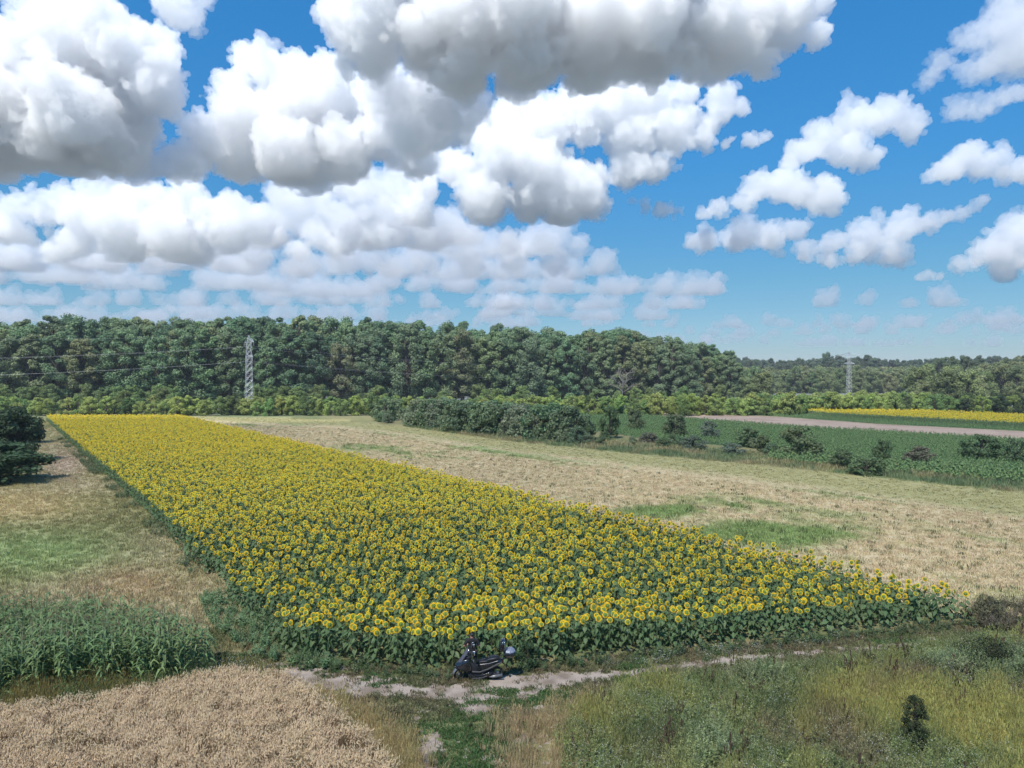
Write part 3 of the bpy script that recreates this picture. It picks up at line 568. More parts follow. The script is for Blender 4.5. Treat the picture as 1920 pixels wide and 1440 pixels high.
def plant(kind, protos, x, y, s, zs, tint, label, cat, group, crownname='crown'):
    r = empty(kind, (x, y, 0), rnd.uniform(0, 6.28)); r.scale = (s, s, s*zs); i = rnd.randrange(len(protos)); tr, cr = protos[i]
    a = ob('trunk', tr, r); b = ob(crownname, cr, r); k = rnd.uniform(.85, 1.15); b['tint'] = [c*k*rnd.uniform(.94, 1.06) for c in tint]+[1.]
    return tag(r, label, cat, group)
# the old wood on the left
fl, fr = np.array([-232., 262.]), np.array([116., 335.]); fd = (fr-fl)/np.linalg.norm(fr-fl); fn = np.array([-fd[1], fd[0]]); Lw = np.linalg.norm(fr-fl)
for row in range(6):
    m_ = 41
    for i in range(m_):
        t = (i+.5*(row % 2)+rnd.uniform(-.3, .3))/m_; p = fl+fd*Lw*min(t, 1.0)+fn*(row*7.5+rnd.uniform(-2, 2)+(4 if t > .97 else 0)); x, y = p; px = CX+F*x/y
        top = np.interp(px, [-100, 0, 150, 600, 900, 1200, 1300, 1350, 1400, 1440], [600, 598, 586, 590, 602, 616, 632, 642, 660, 668]); Ht = CH+(HZ-top)*y/F
        h = Ht*rnd.uniform(.86, 1.04)*(1 if row > 1 else rnd.uniform(.80, .98)); s = h/30*rnd.uniform(.95, 1.05)
        hue = rnd.random(); tn = (.17, .245, .135) if hue < .6 else ((.125, .20, .115) if hue < .8 else (.21, .245, .13))
        rg = 'left of the near pylon' if px < 455 else ('between pylon and dead tree' if px < 1150 else 'right of the dead tree')
        tone = 'mid-green' if hue < .6 else ('dark green' if hue < .8 else 'yellowish green')
        lab = '%s oak in the %s of the wood, %s' % (tone, 'front' if row < 2 else ('middle' if row < 4 else 'rear'), rg)
        plant('oak_tree', OAK, x, y, s*1.02, h/30/s/1.02, tn, lab, 'tree', 'trees of the old wood')
# bare tree in the wood's edge
def baretree(x, y, H):
    r = empty('bare_tree', (x, y, 0)); tr, br = MB(), MB(); tr.tube([(0, 0, 0), (.2, 0, H*.4), (0, .1, H*.7)], [.3, .22, .1], 6)
    def grow(p, d, L, r_, k):
        q_ = p+d*L; br.tube([p, p.lerp(q_, .5)+Vector((rnd.gauss(0, L*.05), 0, 0)), q_], [r_, r_*.8, r_*.55], 4, cap=False)
        if k:
            for _ in range(3): grow(p.lerp(q_, rnd.uniform(.5, 1)), (d+Vector((rnd.gauss(0, .6), rnd.gauss(0, .6), rnd.gauss(.15, .35)))).normalized(), L*.68, r_*.6, k-1)
    for i in range(9):
        a = i*2.4; grow(Vector((.1, 0, H*(.28+.045*i))), Vector((math.cos(a), math.sin(a), .6)).normalized(), H*.2, .14, 3)
    m = plain('dead_wood', (.20, .18, .16), .9); tr.obj('trunk', m, r); br.obj('branches', m, r); return r
tag(baretree(*G(1166, 759, 0), 18), 'grey leafless dead tree at the front of the old wood', 'tree')
# bright young trees in front of the wood
def lit(px, d): return px/1.
k = 0
for row in range(3):
    for i in range(88):
        px = -60+i*23.5+rnd.uniform(-9, 9)+row*8; y = 227+row*6+rnd.uniform(-2, 2)+(6 if px > 1500 else 0); x = (px-CX)/F*y; top = np.interp(px, [0, 700, 1000, 1300, 1600, 1920], [745, 744, 742, 740, 735, 742])
        h = (CH-(top-HZ)*y/F)*rnd.uniform(.72, 1.12); s = h/6.5; hue = rnd.random(); tn = (.30, .37, .12) if hue < .6 else ((.21, .30, .11) if hue < .85 else (.13, .19, .08))
        if px > 1780 and row == 0 and rnd.random() < .7: tn = (.08, .11, .065)  # front trees at the right end tinted darker, cloud shade put into their colour
        rg = 'behind the sunflowers' if px < 350 else ('behind the meadow' if px < 740 else ('behind the dark shrubs' if px < 1085 else ('behind the bare strip' if px < 1500 else 'behind the yellow strip')))
        lab = '%s bushy young tree in the %s of the belt, %s' % ('lime green' if hue < .6 else ('mid-green' if hue < .85 else 'dark green'), ('front row', 'middle row', 'back row')[row], rg)
        plant('young_locust_tree', LOC, x, y, s, 1., tn, lab, 'young tree', 'young trees in the belt before the wood')
for i in range(85):                                  # taller light green growth just before the wood
    px = rnd.choice([rnd.uniform(0, 160), rnd.uniform(190, 330), rnd.uniform(480, 720), rnd.uniform(800, 1440)]); y = rnd.uniform(250, 264); x = (px-CX)/F*y; h = rnd.uniform(6, 10)
    plant('understorey_tree', YNG, x, y, h/14, 1., (.18, .245, .10), 'small tree at the foot of the old wood, %s' % ('left of the near pylon' if px < 467 else ('just right of the near pylon' if px < 730 else 'towards the dead tree')), 'tree', 'small trees at the foot of the old wood')
# lighter wood on the right
for i in range(90):
    px = rnd.uniform(1400, 1780); y = rnd.uniform(255, 420); x = (px-CX)/F*y; h = (CH-(rnd.uniform(734, 742)-HZ)*y/F)
    plant('low_locust_tree', LOC, x, y, h/6.5*1.15, .87, (.27, .33, .12), 'low light green tree behind the belt, %s, %s' % ('left of the far pylon' if px < 1560 else ('in line with the far pylon' if px < 1625 else 'right of the far pylon'), 'nearer rows' if y < 335 else 'farther rows'), 'young tree', 'low trees before the far pylon')
for i in range(190):
    px = rnd.uniform(1395, 1990); y = rnd.uniform(275, 540)
    if 1440 < px < 1720 and y < 472: y = rnd.uniform(474, 570)
    x = (px-CX)/F*y; top = np.interp(px, [1400, 1500, 1650, 1760, 1850, 1950], [694, 692, 696, 690, 684, 676])
    if y > 430: top -= 4
    h = CH+(HZ-top)*y/F; h = max(8, h*rnd.uniform(.78, 1.03)); hue = rnd.random(); tn = (.22, .26, .13) if hue < .65 else (.17, .22, .11)
    lab = '%s rounded tree in the lighter wood, %s, %s' % ('pale green' if hue < .65 else 'mid-green', 'nearer part' if y < 400 else 'farther part', 'left of the far pylon' if px < 1592 else 'right of the far pylon')
    plant('broadleaf_tree', YNG, x, y, h/14*rnd.uniform(.9, 1.2), 1., tn, lab, 'tree', 'trees of the lighter wood')
for i in range(34):
    px = rnd.uniform(1755, 2000); y = rnd.uniform(420, 500); x = (px-CX)/F*y; top = np.interp(px, [1755, 1800, 1860, 1920, 2000], [668, 663, 672, 664, 660]); h = (CH+(HZ-top)*y/F)*rnd.uniform(.85, 1.03)
    plant('tall_oak_tree', OAK, x, y, h/30*.9, 1.1, (.13, .17, .10), 'taller darker tree rising above the lighter wood at the right', 'tree', 'taller trees above the lighter wood')
def tmerge(t):
    tr, cr = t; mb = MB()
    for i, me in enumerate((tr, cr)): mb.add([v.co for v in me.vertices], [tuple(p.vertices) for p in me.polygons], i)
    return mb.mesh('far_tree', [M['bark'], M['crown']])
n = 1500; yy = rng.uniform(640, 980, n); pxx = rng.uniform(1250, 2050, n); q = np.stack([(pxx-CX)/F*yy, yy, np.zeros(n)], 1); s3 = sc3(n, .8, 1.0); s3 *= (.80+.24*fbm(pxx/60, yy*0, 5))[:, None]
scatter('distant_forest', [tmerge(t) for t in OAK[:4]], q, jit(n, .02), s3*1.0, rng.integers(0, 4, n).astype('i'), tints((.11, .15, .10), n, .15), 'far dark line of forest on the horizon at the right', 'forest')
# the dark shrubs in cloud shade
for i in range(95):
    if i % 4 == 3 and i < 75: continue
    px = rnd.uniform(700, 1085) if i < 75 else rnd.uniform(1085, 1500); fe = np.interp(px, [700, 760, 960, 1080, 1300, 1500], [796, 802, 824, 836, 846, 862]); by = fe-rnd.uniform(0, 22 if i < 75 else 12)*(1 if i % 3 else .3)-3; x, y = G(px, by)
    top = np.interp(px, [700, 740, 850, 1000, 1070, 1085, 1500], [760, 745, 742, 745, 760, 800, 825]); h = min(max(1.2, (CH-(top-HZ)*y/F)*rnd.uniform(.3, 1.2)), 7.0)
    if i >= 75: h = rnd.uniform(1., 2.1)
    plant('dark_shrub', SHR, x, y, h/3.2, 1., (.17, .24, .13) if rnd.random() < .6 else (.24, .29, .17), ('shrub at the meadow edge of the crowded thicket, %s' % ('left third' if px < 830 else ('middle third' if px < 960 else 'right third'))) if i < 75 else 'low shrub in the thin row between meadow and green crop', 'shrub', 'crowded shrubs beside the meadow')
for i in range(60):
    px = rnd.uniform(520, 1100); fe = np.interp(px, [520, 700, 760, 960, 1080, 1100], [782, 790, 800, 824, 836, 838]); by = fe-rnd.uniform(14, 30); x, y = G(px, max(by, 768)); h = rnd.uniform(3.5, 6.0) if px > 740 else rnd.uniform(2, 4.2)
    plant('dark_shrub', SHR, x, y, h/3.2, 1., (.15, .215, .115), 'dark shrub at the back of the crowded thicket, %s' % ('left third' if px < 720 else ('middle third' if px < 900 else 'right third')), 'shrub', 'crowded shrubs beside the meadow')
SL = [(1144, 822, 32, 58, 'rounded dark shrub left of the green crop'), (1192, 806, 28, 38, 'small dark shrub in front of the bare strip'), (1268, 818, 42, 40, 'rounded shrub at the near side of the green crop'), (1330, 822, 30, 32, 'upright pale shrub before the green crop'),
      (1040, 826, 34, 34, 'compact round dark shrub at the meadow edge'), (1100, 828, 30, 30, 'low shrub right of the compact round one'), (1404, 838, 36, 36, 'shrub between the thin one and the dense pair'), (1432, 850, 24, 34, 'narrow upright dark shrub'), (1500, 858, 62, 56, 'largest dense dark shrub of the right-hand row'),
      (1532, 862, 26, 28, 'small shrub touching the largest dense one'), (1578, 878, 32, 34, 'ragged upright dark shrub beside the low black one'), (1626, 890, 58, 32, 'low wide almost black bramble bush in the grass'), (1656, 872, 30, 46, 'slim ragged shrub behind the low black bush'),
      (1728, 872, 44, 34, 'sparse greyish twiggy shrub'), (1842, 862, 56, 44, 'round dark shrub standing alone in the green crop'), (1908, 868, 40, 44, 'dark shrub cut by the right edge'), (1375, 852, 34, 20, 'pale low shrub in the margin grass'), (1215, 832, 30, 20, 'low brownish shrub in the margin grass'),
      (1300, 843, 40, 24, 'low spreading shrub beside pale grass'), (1244, 760+80, 24, 18, 'little tuft-like shrub under the rounded one')]
for i, (px, by, wd, hh, lab) in enumerate(SL):
    x, y = G(px, by); h = hh*y/F; W_ = wd*y/F; s = W_/3.3; tn = (.18, .175, .125) if 'grey' in lab or 'brownish' in lab else ((.17, .22, .15) if 'pale' in lab else (.135, .185, .095))
    plant('shrub', SHR, x, y, s*1.12, h/3.2/s/1.12*1.05, tn, lab, 'shrub', 'scattered shrubs along the meadow')
for (px, by, wd, hh, lab) in ((-8, 905, 150, 74, 'broad dark bush at the left edge, nearest of its kind'), (12, 868, 96, 100, 'tall dark bush behind the broad one at the left edge'), (-60, 870, 130, 120, 'tall dark bush cut by the left edge'), (35, 832, 70, 70, 'small dark bush behind the tall ones at the left')):
    x, y = G(px, by); h = hh*y/F; W_ = wd*y/F; s = W_/5.6
    plant('dark_bush', BSH, x, y, s, h/6/s, (.085, .12, .065), lab, 'bush', 'dark bushes at the left edge')
# small juniper-like bush and near bushes
def nearbush(name, px, by, wd, hh, tint, lab, q=.045, nb=26, nq=150, shape='dome'):
    x, y = G(px, by); tr, cr = crown(hh, wd, .05, nb, nq, q, shape=shape); r = empty(name, (x, y, 0)); tr.obj('trunk', M['bark'], r, True); r.children[0].scale = (.35, .35, 1); c = cr.obj('crown', M['crown'], r); c['tint'] = [*tint, 1.]; tag(r, lab, 'bush')
nearbush('upright_bush', 1722, 1412, .85, 2.0, (.065, .085, .045), 'dark upright feathery bush standing in the yellow-green grass', q=.032, nb=75, nq=80)
nearbush('dark_round_bush', 1862, 1262, 3.0, 1.3, (.06, .07, .04), 'dark tangled bush behind the grey-green weeds')
nearbush('broad_leaf_weed', 990, 1256, .9, 1.25, (.07, .12, .06), 'leafy green weed standing just right of the scooter', q=.035)
nearbush('corner_bush', 1856, 1168, 1.9, 1.3, (.17, .17, .10), 'brownish bush at the right corner of the sunflower field')

# ================================================================ PYLONS AND CABLES
steel = plain('galvanised_steel', (.45, .47, .49), .5, .5, scale=2)
def beam(mb, a, b, r=.06): mb.tube([a, b], r, 4)
def lattice(H, wb, wt):
    mb = MB(); nz = 11; zs = [H*k/nz for k in range(nz+1)]; hw = lambda z: (wb+(wt-wb)*z/H)/2
    cs = [(-1, -1), (1, -1), (1, 1), (-1, 1)]
    for cx_, cy2 in cs: beam(mb, (cx_*hw(0), cy2*hw(0), 0), (cx_*hw(H), cy2*hw(H), H), .065)
    for k in range(nz):
        for j in range(4):
            a, b = cs[j], cs[(j+1) % 4]; z0, z1 = zs[k], zs[k+1]; h0, h1 = hw(z0), hw(z1); zm = (z0+z1)/2; hm = hw(zm)
            beam(mb, (a[0]*h0, a[1]*h0, z0), (b[0]*h1, b[1]*h1, z1), .03); beam(mb, (b[0]*h0, b[1]*h0, z0), (a[0]*h1, a[1]*h1, z1), .026); beam(mb, (a[0]*h1, a[1]*h1, z1), (b[0]*h1, b[1]*h1, z1), .04)
    return mb
def crossarm(z, L, w_, dz):
    mb = MB()
    for sx in (-1, 1):
        tip = (sx*L, 0, z)
        for sy in (-1, 1):
            beam(mb, (sx*w_, sy*w_, z), tip, .09); beam(mb, (sx*w_, sy*w_, z+dz), tip, .08)
            for t in (.33, .66): beam(mb, (sx*(w_+(L-w_)*t), sy*w_*(1-t), z), (sx*(w_+(L-w_)*t), sy*w_*(1-t), z+dz*(1-t)), .05)
    return mb
LD = Vector((306, 200, 0)).normalized(); ARM = math.atan2(LD.y, LD.x)-math.pi/2
TOPS = []
def pylon(x, y, H, lab, L1=8.0, L2=3.0):
    r = empty('pylon', (x, y, 0), ARM); body = lattice(H-2.6, 2.5, 1.45).obj('lattice_tower', steel, r)
    pk = MB()
    for sx in (-1, 1):
        for sy in (-1, 1): beam(pk, (sx*.72, sy*.72, H-2.6), (0, 0, H), .09)
    pk.obj('peak', steel, r); crossarm(H-2.6, L1, .72, 1.5).obj('crossarm', steel, r); crossarm(H-7.8, L2, .85, .9).obj('crossarm', steel, r)
    ins = []
    for (ax_, az_) in ((-L1, H-2.6), (L1, H-2.6), (-L2, H-7.8), (L2, H-7.8)):
        q_ = MB()
        for k in range(6): q_.ball((ax_, 0, az_-.25-k*.2), (.13, .13, .07), 6, 4)
        q_.tube([(ax_, 0, az_), (ax_, 0, az_-1.4)], .03, 4); q_.obj('insulator', plain('glass_insulator', (.35, .38, .36), .2), r, True); ins.append((ax_, az_-1.45))
    tag(r, lab, 'pylon', 'pylons of the power line')
    c, s = math.cos(ARM), math.sin(ARM); TOPS.append([Vector((x+a*c, y+a*s, z)) for a, z in ins]+[Vector((x, y, H))]); return r
P1 = ((467-CX)/F*255, 255.); P2 = ((1592-CX)/F*455, 455.); dP = (P2[0]-P1[0], P2[1]-P1[1])
P0 = (P1[0]-dP[0]*.8, P1[1]-dP[1]*.8+40); P3 = (P2[0]+dP[0], P2[1]+dP[1])
pylon(P0[0], P0[1], 26.6, 'steel pylon outside the left of the view', 6.5)
pylon(*P1, 26.8, 'grey lattice pylon before the old wood, its crossarms seen nearly end-on', 7., 5.2)
pylon(*P2, 27.2, 'grey lattice pylon at the right with wide crossarm against the sky', 8.2, 3.6)
pylon(P3[0], P3[1], 27., 'steel pylon far beyond the right one')
wire = plain('aluminium_cable', (.5, .51, .52), .45, .4)
for k in range(5):
    mb = MB()
    for a, b in zip(TOPS[:-1], TOPS[1:]):
        A, B = a[k], b[k]; sag = .022*(B-A).length if k < 4 else .014*(B-A).length
        mb.tube([A.lerp(B, t)-Vector((0, 0, 4*sag*t*(1-t))) for t in np.linspace(0, 1, 25)], .013 if k < 4 else .01, 4)
    o = mb.obj('power_cable', wire); o.data.update()
    tag(o, ['power cable on the far end of the upper crossarms', 'power cable on the near end of the upper crossarms', 'power cable on the far end of the lower crossarms', 'power cable on the near end of the lower crossarms', 'thin top cable strung between the pylon peaks'][k], 'cable', 'cables of the power line')
# ================================================================ SCOOTER
gloss = plain('black_gloss_plastic', (.012, .013, .017), .16, 0, .6, coat=.6); matt = plain('black_matt_plastic', (.02, .02, .022), .55); rubber = plain('tyre_rubber', (.018, .018, .018), .8)
grey = plain('grey_painted_panel', (.16, .16, .17), .28, .3, coat=.4); chrome = plain('bright_metal', (.6, .6, .62), .2, .9); vinyl = plain('seat_vinyl', (.010, .010, .012), .42); silver = plain('silver_film', (.20, .22, .28), .45, .2, var=.9, scale=14)
def glassy(name, col, a):
    m, t, o = nm(name); p = t.nodes.new('ShaderNodeBsdfPrincipled'); p.inputs['Base Color'].default_value = (*col, 1); p.inputs['Roughness'].default_value = .08; p.inputs['Alpha'].default_value = a; t.links.new(p.outputs[0], o.inputs[0]); return m
smoke = glassy('smoked_screen', (.10, .10, .13), .72); lamp = glassy('lamp_glass', (.6, .62, .66), .9); redl = glassy('red_lamp', (.35, .01, .01), 1)
def bev(o, wdt=.012, seg=2):
    m = o.modifiers.new('bevel', 'BEVEL'); m.width = wdt; m.segments = seg; m.limit_method = 'ANGLE'; o.data.polygons.foreach_set('use_smooth', [True]*len(o.data.polygons)); return o
def prism(name, prof, ys, ks, mat, parent, bw=.012):
    mb = MB(); mb.loft(prof, ys, ks); return bev(mb.obj(name, mat, parent), bw)
def wheel(name, parent, loc, r, w_, rz=0):
    e = empty(name, loc, rz, parent); t = MB(); n = 32; V = []; Fc = []
    sec = [(-w_*.8, r*.72), (-w_, r*.84), (-w_*.75, r*.96), (0, r), (w_*.75, r*.96), (w_, r*.84), (w_*.8, r*.72)]
    for i in range(n):
        a = 2*math.pi*i/n
        for y, q_ in sec: V.append((q_*math.cos(a), y, q_*math.sin(a)))
    k = len(sec)
    for i in range(n):
        j = (i+1) % n
        for s_ in range(k): s2 = (s_+1) % k; Fc.append((i*k+s_, i*k+s2, j*k+s2, j*k+s_))
    t.add(V, Fc); t.obj('tyre', rubber, e, True)
    m = MB(); ring = [(r*.72*math.cos(2*math.pi*i/24), 0, r*.72*math.sin(2*math.pi*i/24)) for i in range(25)]; m.tube(ring, .018, 6, cap=False); m.tube([(0, -w_*.8, 0), (0, w_*.8, 0)], .045, 12)
    for i in range(5):
        a = i*1.2566; m.tube([(0, 0, 0), (r*.7*math.cos(a), 0, r*.7*math.sin(a))], [.026, .015], 5)
    d = MB(); d.tube([(0, w_*.85, 0), (0, w_*.85+.006, 0)], r*.38, 20); d.obj('brake_disc', grey, e, True); m.obj('rim', grey, e, True); return e
sx, sy = (897-CX)/F*31.1, 31.12
scoot = empty('motor_scooter', (sx, sy, 0), math.pi+.09); scoot.rotation_euler = (R(-6), 0, math.pi+.09)
tag(scoot, 'black motor scooter with open top case parked on the dirt track by the sunflowers', 'scooter')
wheel('wheel', scoot, (-.80, 0, .275), .275, .065)
steer = empty('front_wheel_assembly', (.82, 0, .285), .35, scoot); steer.name = 'front_end'
wf = wheel('wheel', scoot, (.82, 0, .285), .285, .058, .35)
f = MB()
for s_ in (-1, 1): f.tube([(.0, s_*.085, 0), (-.10, s_*.085, .38), (-.14, s_*.07, .55)], [.02, .024, .026], 8)
f.obj('fork', matt, steer, True)
fd_ = MB(); V = []; Fc = []
for i in range(13):
    a = R(8+i*12.5); 
    for y, q_ in ((-.085, .285), (-.075, .325), (0, .345), (.075, .325), (.085, .285)): V.append((q_*math.cos(a), y, q_*math.sin(a)))
for i in range(12):
    for k_ in range(4): Fc.append((i*5+k_, i*5+k_+1, (i+1)*5+k_+1, (i+1)*5+k_))
fd_.add(V, Fc); o = fd_.obj('front_fender', grey, steer, True); so_ = o.modifiers.new('t', 'SOLIDIFY'); so_.thickness = .01
nose = prism('front_fairing', [(1.05, .64), (1.02, .76), (.66, .99), (.42, 1.03), (.34, .80), (.28, .46), (.42, .36), (.60, .44), (.82, .58)], [-.23, -.17, 0, .17, .23], [.62, .93, 1.03, .93, .62], gloss, scoot, .02)
for s_ in (-1, 1):
    h = MB(); h.ball((.95, s_*.125, .70), (.085, .05, .045), 12, 8, rot=Matrix.Rotation(.45, 3, 'Y')); h.obj('headlight', lamp, scoot, True)
    prism('fairing_panel', [(.86, .73), (.60, .90), (.44, .88), (.60, .74), (.74, .66)], [s_*.195, s_*.215, s_*.222], [1, .97, .8], grey, scoot, .005)
    prism('side_trim', [(.30, .50), (-.05, .46), (-.42, .60), (-.80, .80), (-1.0, .86), (-.80, .74), (-.42, .54), (-.05, .41), (.28, .44)], [s_*.19, s_*.21, s_*.213], [1, 1, .97], grey, scoot, .004)
    prism('floorboard', [(.50, .40), (.42, .20), (.28, .11), (-.12, .11), (-.42, .22), (-.62, .40), (-.46, .42), (-.12, .31), (.24, .31)], [s_*.08, s_*.20, s_*.235], [1, 1, .9], matt if s_ < 0 else gloss, scoot, .012)
    prism('sill_trim', [(.30, .20), (-.12, .19), (-.34, .27), (-.34, .24), (-.10, .155), (.27, .16)], [s_*.22, s_*.241, s_*.244], [1, 1, .95], grey, scoot, .003)
prism('tunnel', [(.40, .84), (.16, .64), (-.10, .64), (-.10, .30), (.40, .30)], [-.11, -.09, .09, .11], [.9, 1, 1, .9], matt, scoot)
prism('rear_fairing', [(.04, .78), (-.04, .50), (-.30, .42), (-.66, .56), (-.98, .76), (-1.06, .90), (-.88, .95), (-.40, .82)], [-.20, -.15, 0, .15, .20], [.75, .97, 1.02, .97, .75], gloss, scoot, .02)
prism('seat', [(.06, .79), (.02, .88), (-.30, .90), (-.40, .99), (-.78, 1.05), (-.92, 1.0), (-.88, .92), (-.40, .80)], [-.17, -.14, 0, .14, .17], [.7, .95, 1.02, .95, .7], vinyl, scoot, .02)
scr = MB(); V = []; Fc = []
for i in range(7):
    t = i/6; x = .97-.46*t; z = .76+.70*t; hw_ = .19-.05*t*t
    for k_ in range(7):
        u = -1+k_/3; V.append((x-.10*u*u-.02, hw_*u, z-.02*u*u))
for i in range(6):
    for k_ in range(6): Fc.append((i*7+k_, i*7+k_+1, (i+1)*7+k_+1, (i+1)*7+k_))
scr.add(V, Fc); o = scr.obj('windscreen', smoke, scoot, True); mm = o.modifiers.new('t', 'SOLIDIFY'); mm.thickness = .006
prism('instrument_panel', [(.62, 1.0), (.44, 1.12), (.34, 1.06), (.40, .98)], [-.12, -.08, .08, .12], [.8, 1, 1, .8], matt, scoot)
hb = MB(); hb.tube([(.20, -.34, 1.04), (.28, -.2, 1.04), (.36, 0, 1.0), (.28, .2, 1.04), (.20, .34, 1.04)], .014, 8); hb.obj('handlebar', matt, scoot, True)
for s_ in (-1, 1):
    g_ = MB(); g_.tube([(.235, s_*.26, 1.04), (.17, s_*.38, 1.035)], .021, 8); g_.obj('grip', rubber, scoot, True)
    l_ = MB(); l_.tube([(.29, s_*.22, 1.05), (.27, s_*.30, 1.03), (.22, s_*.39, 1.0)], [.010, .009, .007], 6); l_.obj('brake_lever', chrome, scoot, True)
    mr_ = MB(); mr_.tube([(.30, s_*.20, 1.06), (.34, s_*.27, 1.24), (.30, s_*.33, 1.38)], .008, 6); mr_.ball((.24, s_*.34, 1.36), (.06, .09, .12), 14, 9); q_ = mr_.obj('mirror', gloss, scoot, True)
    mg = MB(); mg.ball((.205, s_*.345, 1.36), (.04, .088, .10), 14, 9); mg.tube([(.24+.068*math.cos(a), s_*.40, 1.36+.125*math.sin(a)) for a in np.linspace(-1.2, 2.2, 14)], .012, 6); mg.obj('mirror_glass', chrome, q_, True)
ex = MB(); ex.tube([(-.30, .13, .20), (-.50, .19, .19), (-.60, .20, .21), (-1.02, .21, .27)], [.025, .03, .058, .062], 14); ex.obj('exhaust', grey, scoot, True)
en = MB(); en.box((-.42, 0, .33), (.26, .11, .10)); en.tube([(-.30, .12, .30), (-.80, .12, .28)], [.07, .05], 12); bev(en.obj('engine', matt, scoot), .02)
st_ = MB(); st_.tube([(-.02, .12, .22), (.02, .26, .02)], .011, 6); st_.obj('side_stand', chrome, scoot, True)
rf_ = MB(); rf_.tube([(-.95, 0, .80), (-1.16, 0, .62), (-1.24, 0, .42)], [.03, .025, .012], 6); rf_.box((-1.25, 0, .40), (.008, .09, .10)); rf_.obj('rear_fender', matt, scoot)
tl = MB(); tl.ball((-1.05, 0, .84), (.03, .12, .035), 12, 8); tl.obj('tail_light', redl, scoot, True)
rk = MB()
for s_ in (-1, 1): rk.tube([(-.82, s_*.10, .93), (-.98, s_*.12, 1.0), (-1.45, s_*.12, 1.0)], .012, 6)
rk.tube([(-1.2, -.12, 1.0), (-1.2, .12, 1.0)], .012, 6); rk.obj('rack', matt, scoot, True)
tcase = MB(); n = 28; V = []; Fc = []
rings = [(1.02, .62), (1.05, .86), (1.16, .98), (1.26, 1.0), (1.26, .93), (1.12, .88), (1.06, .6)]
for z, k_ in rings:
    for i in range(n):
        a = 2*math.pi*i/n; ca, sa = math.cos(a), math.sin(a); V.append((-1.32+.255*k_*math.copysign(abs(ca)**.6, ca), .255*k_*math.copysign(abs(sa)**.6, sa), z))
for j in range(len(rings)-1):
    for i in range(n): i2 = (i+1) % n; Fc.append((j*n+i, j*n+i2, (j+1)*n+i2, (j+1)*n+i))
Fc.append(tuple(range(n))[::-1]); Fc.append(tuple((len(rings)-1)*n+i for i in range(n))); tcase.add(V, Fc); tc_ = tcase.obj('top_case', gloss, scoot, True)
lid = MB(); V = []; Fc = []; rr_ = [(-1.085, .255), (-1.05, .27), (-.97, .262), (-.90, .20), (-.885, .0)]
for x, k_ in rr_:
    for i in range(n):
        a = 2*math.pi*i/n; ca, sa = math.cos(a), math.sin(a); V.append((x-.03*sa, max(k_, .001)*math.copysign(abs(ca)**.65, ca), 1.53+max(k_, .001)*math.copysign(abs(sa)**.65, sa)))
for j in range(len(rr_)-1):
    for i in range(n): i2 = (i+1) % n; Fc.append((j*n+i, j*n+i2, (j+1)*n+i2, (j+1)*n+i))
lid.add(V, Fc); lo_ = lid.obj('lid', gloss, tc_, True); mm = lo_.modifiers.new('t', 'SOLIDIFY'); mm.thickness = .012
rim_ = MB(); rim_.tube([(-1.09-.03*math.sin(a), .258*math.copysign(abs(math.cos(a))**.65, math.cos(a)), 1.53+.258*math.copysign(abs(math.sin(a))**.65, math.sin(a))) for a in np.linspace(0, 2*math.pi, 41)], .010, 6, cap=False); rim_.obj('lid_rim', chrome, lo_, True)
bag = MB(); bag.ball((0, 0, 0), (.24, .24, .10), 48, 28); me = bag.mesh('silver_bundle', silver, True)
for v in me.vertices:
    p = v.co; f_ = noise.ridged_multi_fractal(p*5, 1, 2, 3, 1, 2)*.05+noise.noise(p*11)*.10+noise.noise(p*24)*.05; v.co = p*(1+f_*1.6)
bo = ob('silver_bundle', me); bo.location = scoot.matrix_world @ Vector((0, 0, 0)); bpy.context.view_layer.update()
bo.location = scoot.matrix_world @ Vector((-1.33, 0, 1.27)); bo.rotation_euler = scoot.rotation_euler; tag(bo, 'crumpled shiny silver bundle lying in the open top case of the scooter', 'bundle')
steer.name = 'front_fork_assembly'

# ================================================================ PERSON
def skinmesh(name, pts, edges, mat, parent=None, root=0, sub=2, link=True):
    me = bpy.data.meshes.new(name); me.from_pydata([p[:3] for p in pts], edges, []); o = ob(name, me); m = o.modifiers.new('s', 'SKIN'); s2 = o.modifiers.new('u', 'SUBSURF'); s2.levels = sub; m.use_smooth_shade = True
    for i, p in enumerate(pts):
        sv = me.skin_vertices[0].data[i]; r = p[3]; sv.radius = r if hasattr(r, '__len__') else (r, r); sv.use_root = (i == root)
    dg = bpy.context.evaluated_depsgraph_get(); m2 = bpy.data.meshes.new_from_object(o.evaluated_get(dg)); o.modifiers.clear(); o.data = m2; m2.materials.clear(); m2.materials.append(mat); m2.polygons.foreach_set('use_smooth', [True]*len(m2.polygons)); m2.polygons.foreach_set('material_index', [0]*len(m2.polygons)); m2.name = name
    if parent: o.parent = parent
    return o
skin = plain('skin', (.50, .25, .18), .5); cloth = plain('black_cotton', (.012, .012, .014), .85); trous = plain('dark_trousers', (.02, .022, .028), .85); hairm = plain('dark_hair', (.012, .010, .009), .6, scale=60); shoe = plain('dark_shoes', (.02, .02, .02), .6)
ppx, ppy = (884.5-CX)/F*32.0, 32.0
per = empty('person', (ppx, ppy, 0), .08); tag(per, 'person in black t-shirt with short dark hair standing behind the scooter, back turned', 'person')
pts = [(0, 0, .93, (.13, .10)), (0, .01, 1.12, (.125, .09)), (0, 0, 1.30, (.145, .10)), (0, -.005, 1.39, (.075, .055)), (0, .0, 1.46, .05), (0, .025, 1.52, (.062, .075)), (0, .03, 1.59, (.076, .09)), (0, .02, 1.655, (.066, .08))]
edg = [(i, i+1) for i in range(7)]
def addp(p, a): pts.append(p); edg.append((a, len(pts)-1)); return len(pts)-1
